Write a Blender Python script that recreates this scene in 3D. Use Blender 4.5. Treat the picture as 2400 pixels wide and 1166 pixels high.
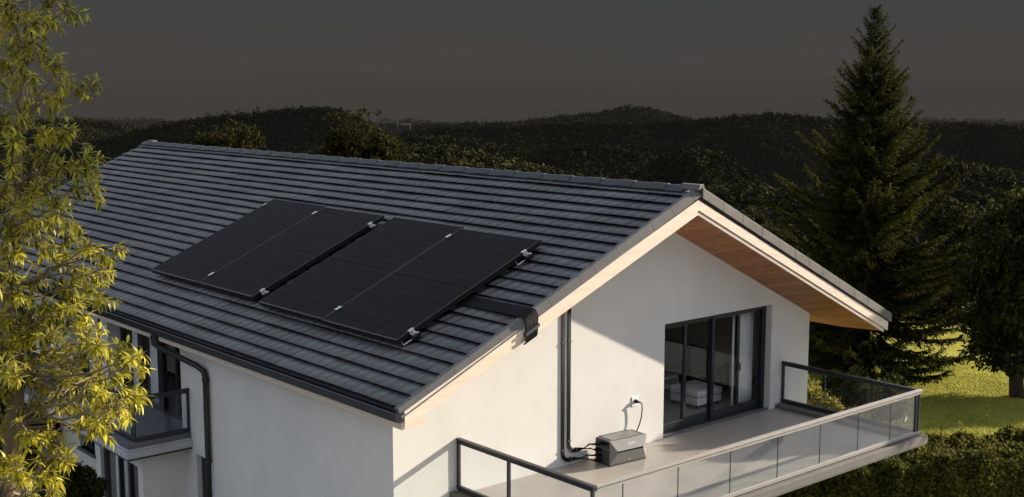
import bpy, math, random
import numpy as np
from math import radians, sin, cos, pi, tan
from mathutils import Vector

random.seed(7)
RNG = np.random.default_rng(11)
SC = bpy.context.scene
COL = SC.collection
for _o in list(bpy.data.objects):
    bpy.data.objects.remove(_o)

# ------------------------------------------------------------------ camera
CAM_F, CAM_PITCH, CAM_YAW = 2843.4, -7.633, 40.442          # focal length in pixels of a 2400 wide frame
CAM_P = np.array([-11.400, -16.485, 7.220])
cam = bpy.data.cameras.new('camera'); cam.sensor_width = 36; cam.lens = CAM_F / 2400 * 36
cam.clip_start = 0.1; cam.clip_end = 30000
camo = bpy.data.objects.new('camera', cam); COL.objects.link(camo)
camo.location = CAM_P; camo.rotation_euler = (radians(90 + CAM_PITCH), 0, -radians(CAM_YAW))
SC.camera = camo
_p, _y = radians(CAM_PITCH), radians(CAM_YAW)
FW = np.array([sin(_y) * cos(_p), cos(_y) * cos(_p), sin(_p)])
RT = np.array([cos(_y), -sin(_y), 0.0])
UP = np.cross(RT, FW)
FH = np.array([sin(_y), cos(_y), 0.0])

# ------------------------------------------------------------------ light
SUN_DIR = np.array([0.900, -0.271, 0.3415]); SUN_DIR /= np.linalg.norm(SUN_DIR)
SUN_EL = math.asin(SUN_DIR[2]); SUN_AZ = math.atan2(SUN_DIR[0], SUN_DIR[1])
sun = bpy.data.lights.new('sun', 'SUN'); sun.energy = 5.0; sun.angle = radians(0.5); sun.color = (1.0, 0.90, 0.74)
suno = bpy.data.objects.new('sun', sun); COL.objects.link(suno)
suno.rotation_euler = Vector(SUN_DIR).to_track_quat('Z', 'Y').to_euler()
suno.location = (40, -10, 30)

SC.view_settings.view_transform = 'Standard'; SC.view_settings.look = 'None'
SC.view_settings.gamma = 1; SC.view_settings.use_curve_mapping = False
SC.view_settings.exposure = 1.12

SKY_STRENGTH = 0.15
w = bpy.data.worlds.new('World'); SC.world = w; w.use_nodes = True
wn, wl = w.node_tree.nodes, w.node_tree.links
wn.clear()
wout = wn.new('ShaderNodeOutputWorld'); wbg = wn.new('ShaderNodeBackground'); wbg.inputs['Strength'].default_value = SKY_STRENGTH
sky = wn.new('ShaderNodeTexSky'); sky.sky_type = 'NISHITA'; sky.sun_disc = False
sky.sun_elevation = SUN_EL; sky.sun_rotation = SUN_AZ; sky.air_density = 1.0; sky.dust_density = 1.0
wtc = wn.new('ShaderNodeTexCoord'); wsep = wn.new('ShaderNodeSeparateXYZ'); wl.new(wtc.outputs['Generated'], wsep.inputs[0])
# dark band added to the low sky's colour, clear sky above it
wmp = wn.new('ShaderNodeMapRange'); wmp.interpolation_type = 'SMOOTHSTEP'
wmp.inputs['From Min'].default_value = 0.12; wmp.inputs['From Max'].default_value = 0.45
wl.new(wsep.outputs['Z'], wmp.inputs['Value'])
wr = wn.new('ShaderNodeValToRGB'); wr.color_ramp.elements[0].position = 0.0; wr.color_ramp.elements[1].position = 1.0
wmz = wn.new('ShaderNodeMapRange'); wmz.inputs['From Min'].default_value = -0.03; wmz.inputs['From Max'].default_value = 0.08
wl.new(wsep.outputs['Z'], wmz.inputs['Value'])
wmap = wn.new('ShaderNodeMapping'); wmap.inputs['Scale'].default_value = (3.0, 3.0, 60.0); wl.new(wtc.outputs['Generated'], wmap.inputs[0])
wnz = wn.new('ShaderNodeTexNoise'); wnz.inputs['Scale'].default_value = 1.6; wnz.inputs['Detail'].default_value = 5; wl.new(wmap.outputs[0], wnz.inputs['Vector'])
wad = wn.new('ShaderNodeMath'); wad.operation = 'MULTIPLY_ADD'; wad.inputs[1].default_value = 0.95; wl.new(wnz.outputs['Fac'], wad.inputs[0]); wl.new(wmz.outputs[0], wad.inputs[2])
wsb = wn.new('ShaderNodeMath'); wsb.operation = 'SUBTRACT'; wsb.inputs[1].default_value = 0.47; wl.new(wad.outputs[0], wsb.inputs[0])
wl.new(wsb.outputs[0], wr.inputs['Fac'])
K = 1 / (2 ** SC.view_settings.exposure) / SKY_STRENGTH
wr.color_ramp.elements[0].color = (0.056 * K, 0.048 * K, 0.043 * K, 1)
wr.color_ramp.elements[1].color = (0.052 * K, 0.056 * K, 0.058 * K, 1)
e = wr.color_ramp.elements.new(0.45); e.color = (0.063 * K, 0.058 * K, 0.052 * K, 1)
wmx = wn.new('ShaderNodeMix'); wmx.data_type = 'RGBA'
wl.new(wmp.outputs[0], wmx.inputs[0]); wl.new(wr.outputs[0], wmx.inputs[6]); whs = wn.new('ShaderNodeHueSaturation'); whs.inputs['Saturation'].default_value = 0.48; wl.new(sky.outputs[0], whs.inputs['Color']); wl.new(whs.outputs[0], wmx.inputs[7])
wl.new(wmx.outputs[2], wbg.inputs['Color']); wl.new(wbg.outputs[0], wout.inputs['Surface'])

# ------------------------------------------------------------------ helpers
def at(px, py, depth):
    """a point seen in direction (px,py) of a 2400x1166 frame at the given depth in metres"""
    return CAM_P + (FW + RT * ((px - 1200) / CAM_F) + UP * ((583 - py) / CAM_F)) * depth

def at_ground(px, py, z):
    d = FW + RT * ((px - 1200) / CAM_F) + UP * ((583 - py) / CAM_F)
    return CAM_P + d * ((z - CAM_P[2]) / d[2])

class MB:
    def __init__(s): s.v = []; s.f = []; s.uv = None
    def add(s, vs, fs):
        n = len(s.v); s.v.extend([tuple(map(float, q)) for q in vs]); s.f.extend([tuple(i + n for i in f) for f in fs]); return s
    def box(s, x0, x1, y0, y1, z0, z1):
        v = [(x0, y0, z0), (x1, y0, z0), (x1, y1, z0), (x0, y1, z0), (x0, y0, z1), (x1, y0, z1), (x1, y1, z1), (x0, y1, z1)]
        return s.add(v, [(0, 3, 2, 1), (4, 5, 6, 7), (0, 1, 5, 4), (1, 2, 6, 5), (2, 3, 7, 6), (3, 0, 4, 7)])
    def hexa(s, v):
        return s.add(v, [(0, 3, 2, 1), (4, 5, 6, 7), (0, 1, 5, 4), (1, 2, 6, 5), (2, 3, 7, 6), (3, 0, 4, 7)])
    def prism(s, poly, axis, a, b):
        """polygon extruded along an axis: axis 'y' -> poly is (x,z); 'x' -> (y,z); 'z' -> (x,y)"""
        def P(q, t):
            return {'y': (q[0], t, q[1]), 'x': (t, q[0], q[1]), 'z': (q[0], q[1], t)}[axis]
        n = len(poly)
        vs = [P(q, a) for q in poly] + [P(q, b) for q in poly]
        fs = [tuple(range(n))[::-1], tuple(range(n, 2 * n))] + [(i, (i + 1) % n, n + (i + 1) % n, n + i) for i in range(n)]
        return s.add(vs, fs)
    def tube(s, pts, rad, n=8, cap=True):
        pts = [np.array(p, float) for p in pts]
        if not hasattr(rad, '__len__'): rad = [rad] * len(pts)
        t0 = pts[1] - pts[0]; t0 /= np.linalg.norm(t0)
        a = np.cross(t0, [0, 0, 1.0])
        if np.linalg.norm(a) < 1e-3: a = np.cross(t0, [1.0, 0, 0])
        a /= np.linalg.norm(a)
        base = len(s.v)
        for i, p in enumerate(pts):
            t = pts[min(i + 1, len(pts) - 1)] - pts[max(i - 1, 0)]
            t = t / (np.linalg.norm(t) + 1e-9)
            a = a - t * (a @ t); a /= np.linalg.norm(a) + 1e-9
            b = np.cross(t, a)
            for k in range(n):
                an = 2 * pi * k / n
                s.v.append(tuple(p + (a * cos(an) + b * sin(an)) * rad[i]))
        for i in range(len(pts) - 1):
            for k in range(n):
                q = base + i * n; r = q + n
                s.f.append((q + k, q + (k + 1) % n, r + (k + 1) % n, r + k))
        if cap:
            s.f.append(tuple(base + k for k in range(n))[::-1])
            s.f.append(tuple(base + (len(pts) - 1) * n + k for k in range(n)))
        return s
    def cyl(s, p, q, r, n=16): return s.tube([p, q], r, n)

def root_of(o):
    while o.parent: o = o.parent
    return o

def link(name, me, mat, parent, mats=None):
    o = bpy.data.objects.new(name, me); COL.objects.link(o)
    for m in (mats or [mat]): me.materials.append(m)
    if parent is not None: o.parent = parent
    return o

def part(name, mb, mat, parent=None, bevel=0.0, smooth=False, local=False, origin=None):
    """one mesh object; vertices are given in world space unless local"""
    V = np.array(mb.v, float)
    if parent is not None and not local:
        V = V - np.array(root_of(parent).location)
    elif parent is None and origin is not None:
        V = V - np.array(origin)
    me = bpy.data.meshes.new(name); me.from_pydata([tuple(q) for q in V], [], mb.f); me.update()
    import bmesh
    bm = bmesh.new(); bm.from_mesh(me); bmesh.ops.recalc_face_normals(bm, faces=bm.faces); bm.to_mesh(me); bm.free()
    if smooth:
        me.polygons.foreach_set('use_smooth', [True] * len(me.polygons))
    o = link(name, me, mat, parent)
    if parent is None and origin is not None: o.location = tuple(origin)
    if bevel > 0:
        md = o.modifiers.new('bevel', 'BEVEL'); md.width = bevel; md.segments = 2; md.limit_method = 'ANGLE'
    return o

def trimesh(name, V, T, mat, parent=None, tint=None, smooth=False, origin=None):
    V = np.asarray(V, np.float64); T = np.asarray(T, np.int32)
    if parent is not None: V = V - np.array(root_of(parent).location)
    elif origin is not None: V = V - np.array(origin)
    me = bpy.data.meshes.new(name)
    me.vertices.add(len(V)); me.vertices.foreach_set('co', V.astype(np.float32).ravel())
    me.loops.add(len(T) * 3); me.loops.foreach_set('vertex_index', T.ravel())
    me.polygons.add(len(T)); me.polygons.foreach_set('loop_start', np.arange(0, len(T) * 3, 3, dtype=np.int32))
    if smooth: me.polygons.foreach_set('use_smooth', np.ones(len(T), bool))
    if tint is not None:
        at_ = me.attributes.new('tint', 'FLOAT', 'POINT'); at_.data.foreach_set('value', np.asarray(tint, np.float32))
    me.update(calc_edges=True); me.validate()
    o = link(name, me, mat, parent)
    if parent is None and origin is not None: o.location = tuple(origin)
    return o

def thing(name, label, cat, loc=(0, 0, 0), group=None, rz=0.0):
    o = bpy.data.objects.new(name, None); COL.objects.link(o); o.location = tuple(map(float, loc)); o.rotation_euler = (0, 0, rz)
    o.empty_display_size = 0.2
    return tag(o, label, cat, group)

def tag(o, label=None, cat=None, group=None, kind=None):
    if label: o['label'] = label
    if cat: o['category'] = cat
    if group: o['group'] = group
    if kind: o['kind'] = kind
    return o

def copy_tree(o, parent=None, delta=(0, 0, 0)):
    c = o.copy(); COL.objects.link(c)
    if parent is None:
        c.location = Vector(o.location) + Vector(delta)
    else:
        c.parent = parent
    for ch in list(o.children): copy_tree(ch, c)
    return c

# ------------------------------------------------------------------ materials
def mat(name, col, rough=0.6, spec=0.5, metal=0.0, bump=0.0, bscale=40.0, var=0.0, vscale=3.0, stretch=None, coat=0.0):
    m = bpy.data.materials.new(name); m.use_nodes = True
    nt = m.node_tree; b = nt.nodes['Principled BSDF']
    b.inputs['Base Color'].default_value = (*col, 1); b.inputs['Roughness'].default_value = rough
    b.inputs['Metallic'].default_value = metal; b.inputs['Specular IOR Level'].default_value = spec
    if coat: b.inputs['Coat Weight'].default_value = coat
    tc = nt.nodes.new('ShaderNodeTexCoord'); mp = nt.nodes.new('ShaderNodeMapping')
    nt.links.new(tc.outputs['Object'], mp.inputs[0])
    if stretch: mp.inputs['Scale'].default_value = stretch
    if var > 0:
        n = nt.nodes.new('ShaderNodeTexNoise'); n.inputs['Scale'].default_value = vscale; n.inputs['Detail'].default_value = 6
        n.inputs['Roughness'].default_value = 0.6
        nt.links.new(mp.outputs[0], n.inputs['Vector'])
        r = nt.nodes.new('ShaderNodeValToRGB'); r.color_ramp.elements[0].position = 0.3; r.color_ramp.elements[1].position = 0.7
        r.color_ramp.elements[0].color = (*[c * (1 - var) for c in col], 1); r.color_ramp.elements[1].color = (*[min(1, c * (1 + var)) for c in col], 1)
        nt.links.new(n.outputs['Fac'], r.inputs['Fac']); nt.links.new(r.outputs[0], b.inputs['Base Color'])
        mr = nt.nodes.new('ShaderNodeMapRange'); mr.inputs['To Min'].default_value = max(0.02, rough - 0.08); mr.inputs['To Max'].default_value = min(1, rough + 0.08)
        nt.links.new(n.outputs['Fac'], mr.inputs['Value']); nt.links.new(mr.outputs[0], b.inputs['Roughness'])
    if bump > 0:
        n2 = nt.nodes.new('ShaderNodeTexNoise'); n2.inputs['Scale'].default_value = bscale; n2.inputs['Detail'].default_value = 4
        nt.links.new(mp.outputs[0], n2.inputs['Vector'])
        bu = nt.nodes.new('ShaderNodeBump'); bu.inputs['Strength'].default_value = bump; bu.inputs['Distance'].default_value = 0.01
        nt.links.new(n2.outputs['Fac'], bu.inputs['Height']); nt.links.new(bu.outputs[0], b.inputs['Normal'])
    return m

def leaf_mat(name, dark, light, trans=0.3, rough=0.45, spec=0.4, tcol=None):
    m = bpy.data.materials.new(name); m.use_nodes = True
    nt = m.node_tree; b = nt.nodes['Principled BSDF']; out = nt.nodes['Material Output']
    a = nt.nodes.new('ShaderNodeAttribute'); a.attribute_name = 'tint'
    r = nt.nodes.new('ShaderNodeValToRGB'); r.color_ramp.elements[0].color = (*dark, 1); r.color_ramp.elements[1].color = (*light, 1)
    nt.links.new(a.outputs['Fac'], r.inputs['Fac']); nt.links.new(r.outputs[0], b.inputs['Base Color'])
    b.inputs['Roughness'].default_value = rough; b.inputs['Specular IOR Level'].default_value = spec
    if trans > 0:
        t = nt.nodes.new('ShaderNodeBsdfTranslucent')
        hs = nt.nodes.new('ShaderNodeHueSaturation'); hs.inputs['Value'].default_value = 1.25; hs.inputs['Hue'].default_value = 0.49
        nt.links.new(r.outputs[0], hs.inputs['Color']); nt.links.new(hs.outputs[0], t.inputs['Color'])
        mx = nt.nodes.new('ShaderNodeMixShader'); mx.inputs[0].default_value = trans
        nt.links.new(b.outputs[0], mx.inputs[1]); nt.links.new(t.outputs[0], mx.inputs[2]); nt.links.new(mx.outputs[0], out.inputs['Surface'])
    return m

def glass_mat(name, tintc=(0.9, 0.94, 0.95), refl=1.0, f0=0.03, gain=0.55):
    m = bpy.data.materials.new(name); m.use_nodes = True
    nt = m.node_tree; nt.nodes.clear()
    out = nt.nodes.new('ShaderNodeOutputMaterial'); t = nt.nodes.new('ShaderNodeBsdfTransparent'); t.inputs[0].default_value = (*tintc, 1)
    g = nt.nodes.new('ShaderNodeBsdfGlossy'); g.inputs['Roughness'].default_value = 0.01; g.inputs['Color'].default_value = (refl, refl, refl, 1)
    lw_ = nt.nodes.new('ShaderNodeLayerWeight'); lw_.inputs['Blend'].default_value = 0.5
    pw = nt.nodes.new('ShaderNodeMath'); pw.operation = 'POWER'; pw.inputs[1].default_value = 4.0; nt.links.new(lw_.outputs['Facing'], pw.inputs[0])
    fr = nt.nodes.new('ShaderNodeMath'); fr.operation = 'MULTIPLY_ADD'; fr.inputs[1].default_value = gain; fr.inputs[2].default_value = f0; nt.links.new(pw.outputs[0], fr.inputs[0])
    mx = nt.nodes.new('ShaderNodeMixShader'); nt.links.new(fr.outputs[0], mx.inputs[0])
    nt.links.new(t.outputs[0], mx.inputs[1]); nt.links.new(g.outputs[0], mx.inputs[2]); nt.links.new(mx.outputs[0], out.inputs['Surface'])
    return m

M = {}
def stucco_mat(name, col):
    m = mat(name, col, 0.9, 0.2, bump=0.3, bscale=110, var=0.045, vscale=0.8)
    nt = m.node_tree; b = nt.nodes['Principled BSDF']; src = b.inputs['Base Color'].links[0].from_socket
    tc = nt.nodes.new('ShaderNodeTexCoord'); mp = nt.nodes.new('ShaderNodeMapping'); mp.inputs['Scale'].default_value = (1.6, 1.6, 0.5)
    nt.links.new(tc.outputs['Object'], mp.inputs[0])
    n = nt.nodes.new('ShaderNodeTexNoise'); n.inputs['Scale'].default_value = 1.3; n.inputs['Detail'].default_value = 5; nt.links.new(mp.outputs[0], n.inputs['Vector'])
    r = nt.nodes.new('ShaderNodeMapRange'); r.inputs['From Min'].default_value = 0.35; r.inputs['From Max'].default_value = 0.75; r.inputs['To Min'].default_value = 1.0; r.inputs['To Max'].default_value = 0.965
    nt.links.new(n.outputs['Fac'], r.inputs['Value'])
    v = nt.nodes.new('ShaderNodeVectorMath'); v.operation = 'SCALE'; nt.links.new(src, v.inputs[0]); nt.links.new(r.outputs[0], v.inputs['Scale']); nt.links.new(v.outputs[0], b.inputs['Base Color'])
    return m
M['stucco'] = stucco_mat('stucco', (0.64, 0.615, 0.58))
M['stucco_old'] = mat('stucco', (0.62, 0.605, 0.585), 0.9, 0.2, bump=0.25, bscale=120, var=0.05, vscale=0.9)
M['stucco_white'] = mat('stucco_white', (0.72, 0.73, 0.74), 0.9, 0.2, bump=0.25, bscale=120, var=0.06, vscale=0.9)
M['cap'] = mat('cap', (0.125, 0.112, 0.10), 0.55, 0.4, bump=0.15, bscale=90, var=0.15, vscale=2.5)
M['ridge'] = mat('ridge', (0.030, 0.031, 0.034), 0.5, 0.4, bump=0.15, bscale=60, var=0.2, vscale=2)
M['barge'] = mat('barge', (0.655, 0.545, 0.44), 0.6, 0.3, bump=0.08, bscale=30, var=0.10, vscale=1.5, stretch=(1, 6, 6))
M['black'] = mat('black_metal', (0.018, 0.019, 0.022), 0.42, 0.5, var=0.2, vscale=4)
M['rail'] = mat('rail_metal', (0.020, 0.021, 0.025), 0.42, 0.5, bump=0.06, bscale=200, var=0.15, vscale=6)
M['rail_light'] = mat('rail_light', (0.29, 0.265, 0.235), 0.45, 0.5, bump=0.06, bscale=200, var=0.08, vscale=4)
M['gutter'] = mat('gutter', (0.014, 0.0145, 0.017), 0.38, 0.5, var=0.2, vscale=3)
M['deck'] = mat('deck', (0.30, 0.268, 0.238), 0.36, 0.5, bump=0.05, bscale=60, var=0.10, vscale=1.2)
M['concrete'] = mat('concrete', (0.125, 0.115, 0.104), 0.75, 0.3, bump=0.2, bscale=60, var=0.12, vscale=2.2)
M['concrete_dark'] = mat('concrete_dark', (0.12, 0.12, 0.125), 0.7, 0.3, bump=0.2, bscale=60, var=0.15, vscale=2.2)
M['slab_white'] = mat('slab_white', (0.40, 0.40, 0.40), 0.8, 0.3, bump=0.2, bscale=80, var=0.1, vscale=2)
M['villa_wall'] = mat('villa_wall', (0.034, 0.032, 0.028), 0.9, 0.1, var=0.1, vscale=0.1)
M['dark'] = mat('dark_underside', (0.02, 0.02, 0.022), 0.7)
M['frame'] = mat('door_frame', (0.014, 0.015, 0.018), 0.4, 0.5, var=0.15, vscale=5)
M['silver'] = mat('silver', (0.62, 0.60, 0.57), 0.33, 0.5, metal=0.9, var=0.1, vscale=30)
M['cable'] = mat('cable_rubber', (0.007, 0.007, 0.008), 0.6, 0.2)
M['tie'] = mat('cable_tie', (0.045, 0.046, 0.048), 0.5, 0.5)
M['box_body'] = mat('box_body', (0.065, 0.065, 0.064), 0.45, 0.5, metal=0.3, bump=0.05, bscale=300, var=0.06, vscale=10)
M['box_front'] = mat('box_front', (0.205, 0.205, 0.198), 0.42, 0.5, metal=0.35, bump=0.05, bscale=300, var=0.05, vscale=10)
M['box_dark'] = mat('box_dark', (0.04, 0.041, 0.043), 0.4, 0.5)
M['glow'] = mat('slot_lens', (0.01, 0.02, 0.035), 0.1, 0.5)
M['white'] = mat('white_plastic', (0.80, 0.80, 0.78), 0.35, 0.5)
M['mark'] = mat('mark_white', (0.75, 0.75, 0.72), 0.5, 0.3)
M['mark_dark'] = mat('mark_dark', (0.12, 0.12, 0.12), 0.5, 0.3)
M['upholstery'] = mat('upholstery', (0.84, 0.83, 0.80), 0.75, 0.3, bump=0.15, bscale=150, var=0.05, vscale=3)
M['tv'] = mat('tv_black', (0.006, 0.006, 0.007), 0.15, 0.5)
M['cabinet'] = mat('cabinet_black', (0.012, 0.012, 0.013), 0.4, 0.5)
M['table_white'] = mat('table_white', (0.62, 0.60, 0.56), 0.35, 0.5, var=0.06, vscale=3)
M['wall_in'] = mat('interior_wall', (0.54, 0.49, 0.43), 0.9, 0.2, bump=0.1, bscale=100, var=0.05, vscale=1)
M['floor_in'] = mat('interior_floor', (0.30, 0.27, 0.24), 0.35, 0.5, var=0.12, vscale=1.5)
M['ceiling_in'] = mat('interior_ceiling', (0.60, 0.57, 0.52), 0.9, 0.2, var=0.04, vscale=1)
M['curtain'] = mat('curtain_cloth', (0.82, 0.81, 0.79), 0.9, 0.1, bump=0.1, bscale=200, var=0.04, vscale=3)
M['bark'] = mat('bark', (0.20, 0.15, 0.09), 0.85, 0.2, bump=0.8, bscale=18, var=0.35, vscale=7, stretch=(1, 1, 0.3))
M['bark_dark'] = mat('bark_dark', (0.05, 0.04, 0.028), 0.9, 0.2, bump=0.8, bscale=8, var=0.35, vscale=4, stretch=(1, 1, 0.3))
M['glass'] = glass_mat('glass_clear', (0.93, 0.95, 0.96))
M['glass_door'] = glass_mat('glass_door', (0.975, 0.98, 0.98), f0=0.015, gain=0.18)

def wood_mat():
    m = bpy.data.materials.new('soffit_wood'); m.use_nodes = True; nt = m.node_tree; b = nt.nodes['Principled BSDF']
    tc = nt.nodes.new('ShaderNodeTexCoord'); mp = nt.nodes.new('ShaderNodeMapping'); mp.inputs['Scale'].default_value = (7, 0.9, 7)
    nt.links.new(tc.outputs['Object'], mp.inputs[0])
    n = nt.nodes.new('ShaderNodeTexNoise'); n.inputs['Scale'].default_value = 3.5; n.inputs['Detail'].default_value = 8; n.inputs['Roughness'].default_value = 0.65
    nt.links.new(mp.outputs[0], n.inputs['Vector'])
    r = nt.nodes.new('ShaderNodeValToRGB'); r.color_ramp.elements[0].position = 0.32; r.color_ramp.elements[1].position = 0.68
    r.color_ramp.elements[0].color = (0.17, 0.062, 0.020, 1); r.color_ramp.elements[1].color = (0.46, 0.20, 0.075, 1)
    nt.links.new(n.outputs['Fac'], r.inputs['Fac'])
    # boards run along the ridge: one tone per board and a dark joint between boards
    sp = nt.nodes.new('ShaderNodeSeparateXYZ'); nt.links.new(tc.outputs['Object'], sp.inputs[0])
    dv = nt.nodes.new('ShaderNodeMath'); dv.operation = 'DIVIDE'; dv.inputs[1].default_value = 0.16; nt.links.new(sp.outputs['X'], dv.inputs[0])
    fr = nt.nodes.new('ShaderNodeMath'); fr.operation = 'FRACT'; nt.links.new(dv.outputs[0], fr.inputs[0])
    lt = nt.nodes.new('ShaderNodeMath'); lt.operation = 'GREATER_THAN'; lt.inputs[1].default_value = 0.05; nt.links.new(fr.outputs[0], lt.inputs[0])
    fl = nt.nodes.new('ShaderNodeMath'); fl.operation = 'FLOOR'; nt.links.new(dv.outputs[0], fl.inputs[0])
    wnn = nt.nodes.new('ShaderNodeTexWhiteNoise'); wnn.noise_dimensions = '1D'; nt.links.new(fl.outputs[0], wnn.inputs['W'])
    mr = nt.nodes.new('ShaderNodeMapRange'); mr.inputs['To Min'].default_value = 0.78; mr.inputs['To Max'].default_value = 1.15; nt.links.new(wnn.outputs['Value'], mr.inputs['Value'])
    mr2 = nt.nodes.new('ShaderNodeMapRange'); mr2.inputs['To Min'].default_value = 0.45; mr2.inputs['To Max'].default_value = 1; nt.links.new(lt.outputs[0], mr2.inputs['Value'])
    mu = nt.nodes.new('ShaderNodeMath'); mu.operation = 'MULTIPLY'; nt.links.new(mr.outputs[0], mu.inputs[0]); nt.links.new(mr2.outputs[0], mu.inputs[1])
    mx = nt.nodes.new('ShaderNodeVectorMath'); mx.operation = 'SCALE'; nt.links.new(r.outputs[0], mx.inputs[0]); nt.links.new(mu.outputs[0], mx.inputs['Scale'])
    nt.links.new(mx.outputs[0], b.inputs['Base Color']); b.inputs['Roughness'].default_value = 0.5
    return m
M['soffit'] = wood_mat()

def tile_mat():
    m = bpy.data.materials.new('roof_tile'); m.use_nodes = True; nt = m.node_tree; b = nt.nodes['Principled BSDF']
    a = nt.nodes.new('ShaderNodeAttribute'); a.attribute_name = 'tint'
    tc = nt.nodes.new('ShaderNodeTexCoord'); mp = nt.nodes.new('ShaderNodeMapping'); mp.inputs['Scale'].default_value = (1.2, 14, 1.2)
    nt.links.new(tc.outputs['Object'], mp.inputs[0])
    n = nt.nodes.new('ShaderNodeTexNoise'); n.inputs['Scale'].default_value = 2.2; n.inputs['Detail'].default_value = 7; n.inputs['Roughness'].default_value = 0.7
    nt.links.new(mp.outputs[0], n.inputs['Vector'])
    n3 = nt.nodes.new('ShaderNodeTexNoise'); n3.inputs['Scale'].default_value = 0.6; n3.inputs['Detail'].default_value = 4; nt.links.new(tc.outputs['Object'], n3.inputs['Vector'])
    mr = nt.nodes.new('ShaderNodeMapRange'); mr.inputs['From Min'].default_value = 0.3; mr.inputs['From Max'].default_value = 0.7; mr.inputs['To Min'].default_value = 0.72; mr.inputs['To Max'].default_value = 1.22
    nt.links.new(n.outputs['Fac'], mr.inputs['Value'])
    mr2 = nt.nodes.new('ShaderNodeMapRange'); mr2.inputs['To Min'].default_value = 0.90; mr2.inputs['To Max'].default_value = 1.10; nt.links.new(a.outputs['Fac'], mr2.inputs['Value'])
    mr3 = nt.nodes.new('ShaderNodeMapRange'); mr3.inputs['From Min'].default_value = 0.35; mr3.inputs['From Max'].default_value = 0.65; mr3.inputs['To Min'].default_value = 0.84; mr3.inputs['To Max'].default_value = 1.16; nt.links.new(n3.outputs['Fac'], mr3.inputs['Value'])
    mu = nt.nodes.new('ShaderNodeMath'); mu.operation = 'MULTIPLY'; nt.links.new(mr.outputs[0], mu.inputs[0]); nt.links.new(mr2.outputs[0], mu.inputs[1])
    mu2 = nt.nodes.new('ShaderNodeMath'); mu2.operation = 'MULTIPLY'; nt.links.new(mu.outputs[0], mu2.inputs[0]); nt.links.new(mr3.outputs[0], mu2.inputs[1])
    mx = nt.nodes.new('ShaderNodeVectorMath'); mx.operation = 'SCALE'; mx.inputs[0].default_value = TILE_COL; nt.links.new(mu2.outputs[0], mx.inputs['Scale'])
    nt.links.new(mx.outputs[0], b.inputs['Base Color'])
    b.inputs['Roughness'].default_value = 0.5; b.inputs['Specular IOR Level'].default_value = 0.4
    bu = nt.nodes.new('ShaderNodeBump'); bu.inputs['Strength'].default_value = 0.15; bu.inputs['Distance'].default_value = 0.01
    nt.links.new(n.outputs['Fac'], bu.inputs['Height']); nt.links.new(bu.outputs[0], b.inputs['Normal'])
    return m
TILE_COL = (0.134, 0.128, 0.126)
M['tile'] = tile_mat()

def panel_mat():
    """black solar cells: 6 x 18 cells, thin joints, a wider joint half way"""
    m = bpy.data.materials.new('solar_cells'); m.use_nodes = True; nt = m.node_tree; b = nt.nodes['Principled BSDF']
    uv = nt.nodes.new('ShaderNodeUVMap'); sp = nt.nodes.new('ShaderNodeSeparateXYZ'); nt.links.new(uv.outputs[0], sp.inputs[0])
    def line(src, mult, width):
        a = nt.nodes.new('ShaderNodeMath'); a.operation = 'MULTIPLY'; a.inputs[1].default_value = mult; nt.links.new(src, a.inputs[0])
        f = nt.nodes.new('ShaderNodeMath'); f.operation = 'PINGPONG'; f.inputs[1].default_value = 0.5; nt.links.new(a.outputs[0], f.inputs[0])
        l = nt.nodes.new('ShaderNodeMath'); l.operation = 'LESS_THAN'; l.inputs[1].default_value = width; nt.links.new(f.outputs[0], l.inputs[0])
        return l.outputs[0], a.outputs[0]
    lu, au = line(sp.outputs['X'], 6, 0.03); lv, av = line(sp.outputs['Y'], 18, 0.045)
    d = nt.nodes.new('ShaderNodeMath'); d.operation = 'SUBTRACT'; d.inputs[1].default_value = 0.5; nt.links.new(sp.outputs['Y'], d.inputs[0])
    ab = nt.nodes.new('ShaderNodeMath'); ab.operation = 'ABSOLUTE'; nt.links.new(d.outputs[0], ab.inputs[0])
    lm = nt.nodes.new('ShaderNodeMath'); lm.operation = 'LESS_THAN'; lm.inputs[1].default_value = 0.0055; nt.links.new(ab.outputs[0], lm.inputs[0])
    mx1 = nt.nodes.new('ShaderNodeMath'); mx1.operation = 'MAXIMUM'; nt.links.new(lu, mx1.inputs[0]); nt.links.new(lv, mx1.inputs[1])
    mx2 = nt.nodes.new('ShaderNodeMath'); mx2.operation = 'MAXIMUM'; nt.links.new(mx1.outputs[0], mx2.inputs[0]); nt.links.new(lm.outputs[0], mx2.inputs[1])
    fu = nt.nodes.new('ShaderNodeMath'); fu.operation = 'FLOOR'; nt.links.new(au, fu.inputs[0])
    fv = nt.nodes.new('ShaderNodeMath'); fv.operation = 'FLOOR'; nt.links.new(av, fv.inputs[0])
    cb = nt.nodes.new('ShaderNodeCombineXYZ'); nt.links.new(fu.outputs[0], cb.inputs[0]); nt.links.new(fv.outputs[0], cb.inputs[1])
    wnn = nt.nodes.new('ShaderNodeTexWhiteNoise'); wnn.noise_dimensions = '2D'; nt.links.new(cb.outputs[0], wnn.inputs['Vector'])
    cr = nt.nodes.new('ShaderNodeMix'); cr.data_type = 'RGBA'; cr.inputs[6].default_value = (0.0100, 0.0090, 0.0082, 1); cr.inputs[7].default_value = (0.0135, 0.0120, 0.0110, 1)
    nt.links.new(wnn.outputs['Value'], cr.inputs[0])
    c2 = nt.nodes.new('ShaderNodeMix'); c2.data_type = 'RGBA'; c2.inputs[7].default_value = (0.0008, 0.0008, 0.001, 1)
    nt.links.new(mx2.outputs[0], c2.inputs[0]); nt.links.new(cr.outputs[2], c2.inputs[6]); nt.links.new(c2.outputs[2], b.inputs['Base Color'])
    b.inputs['Roughness'].default_value = 0.5; b.inputs['Specular IOR Level'].default_value = 0.03
    return m
M['cells'] = panel_mat()
M['pframe'] = mat('panel_frame', (0.010, 0.010, 0.011), 0.4, 0.4)
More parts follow.
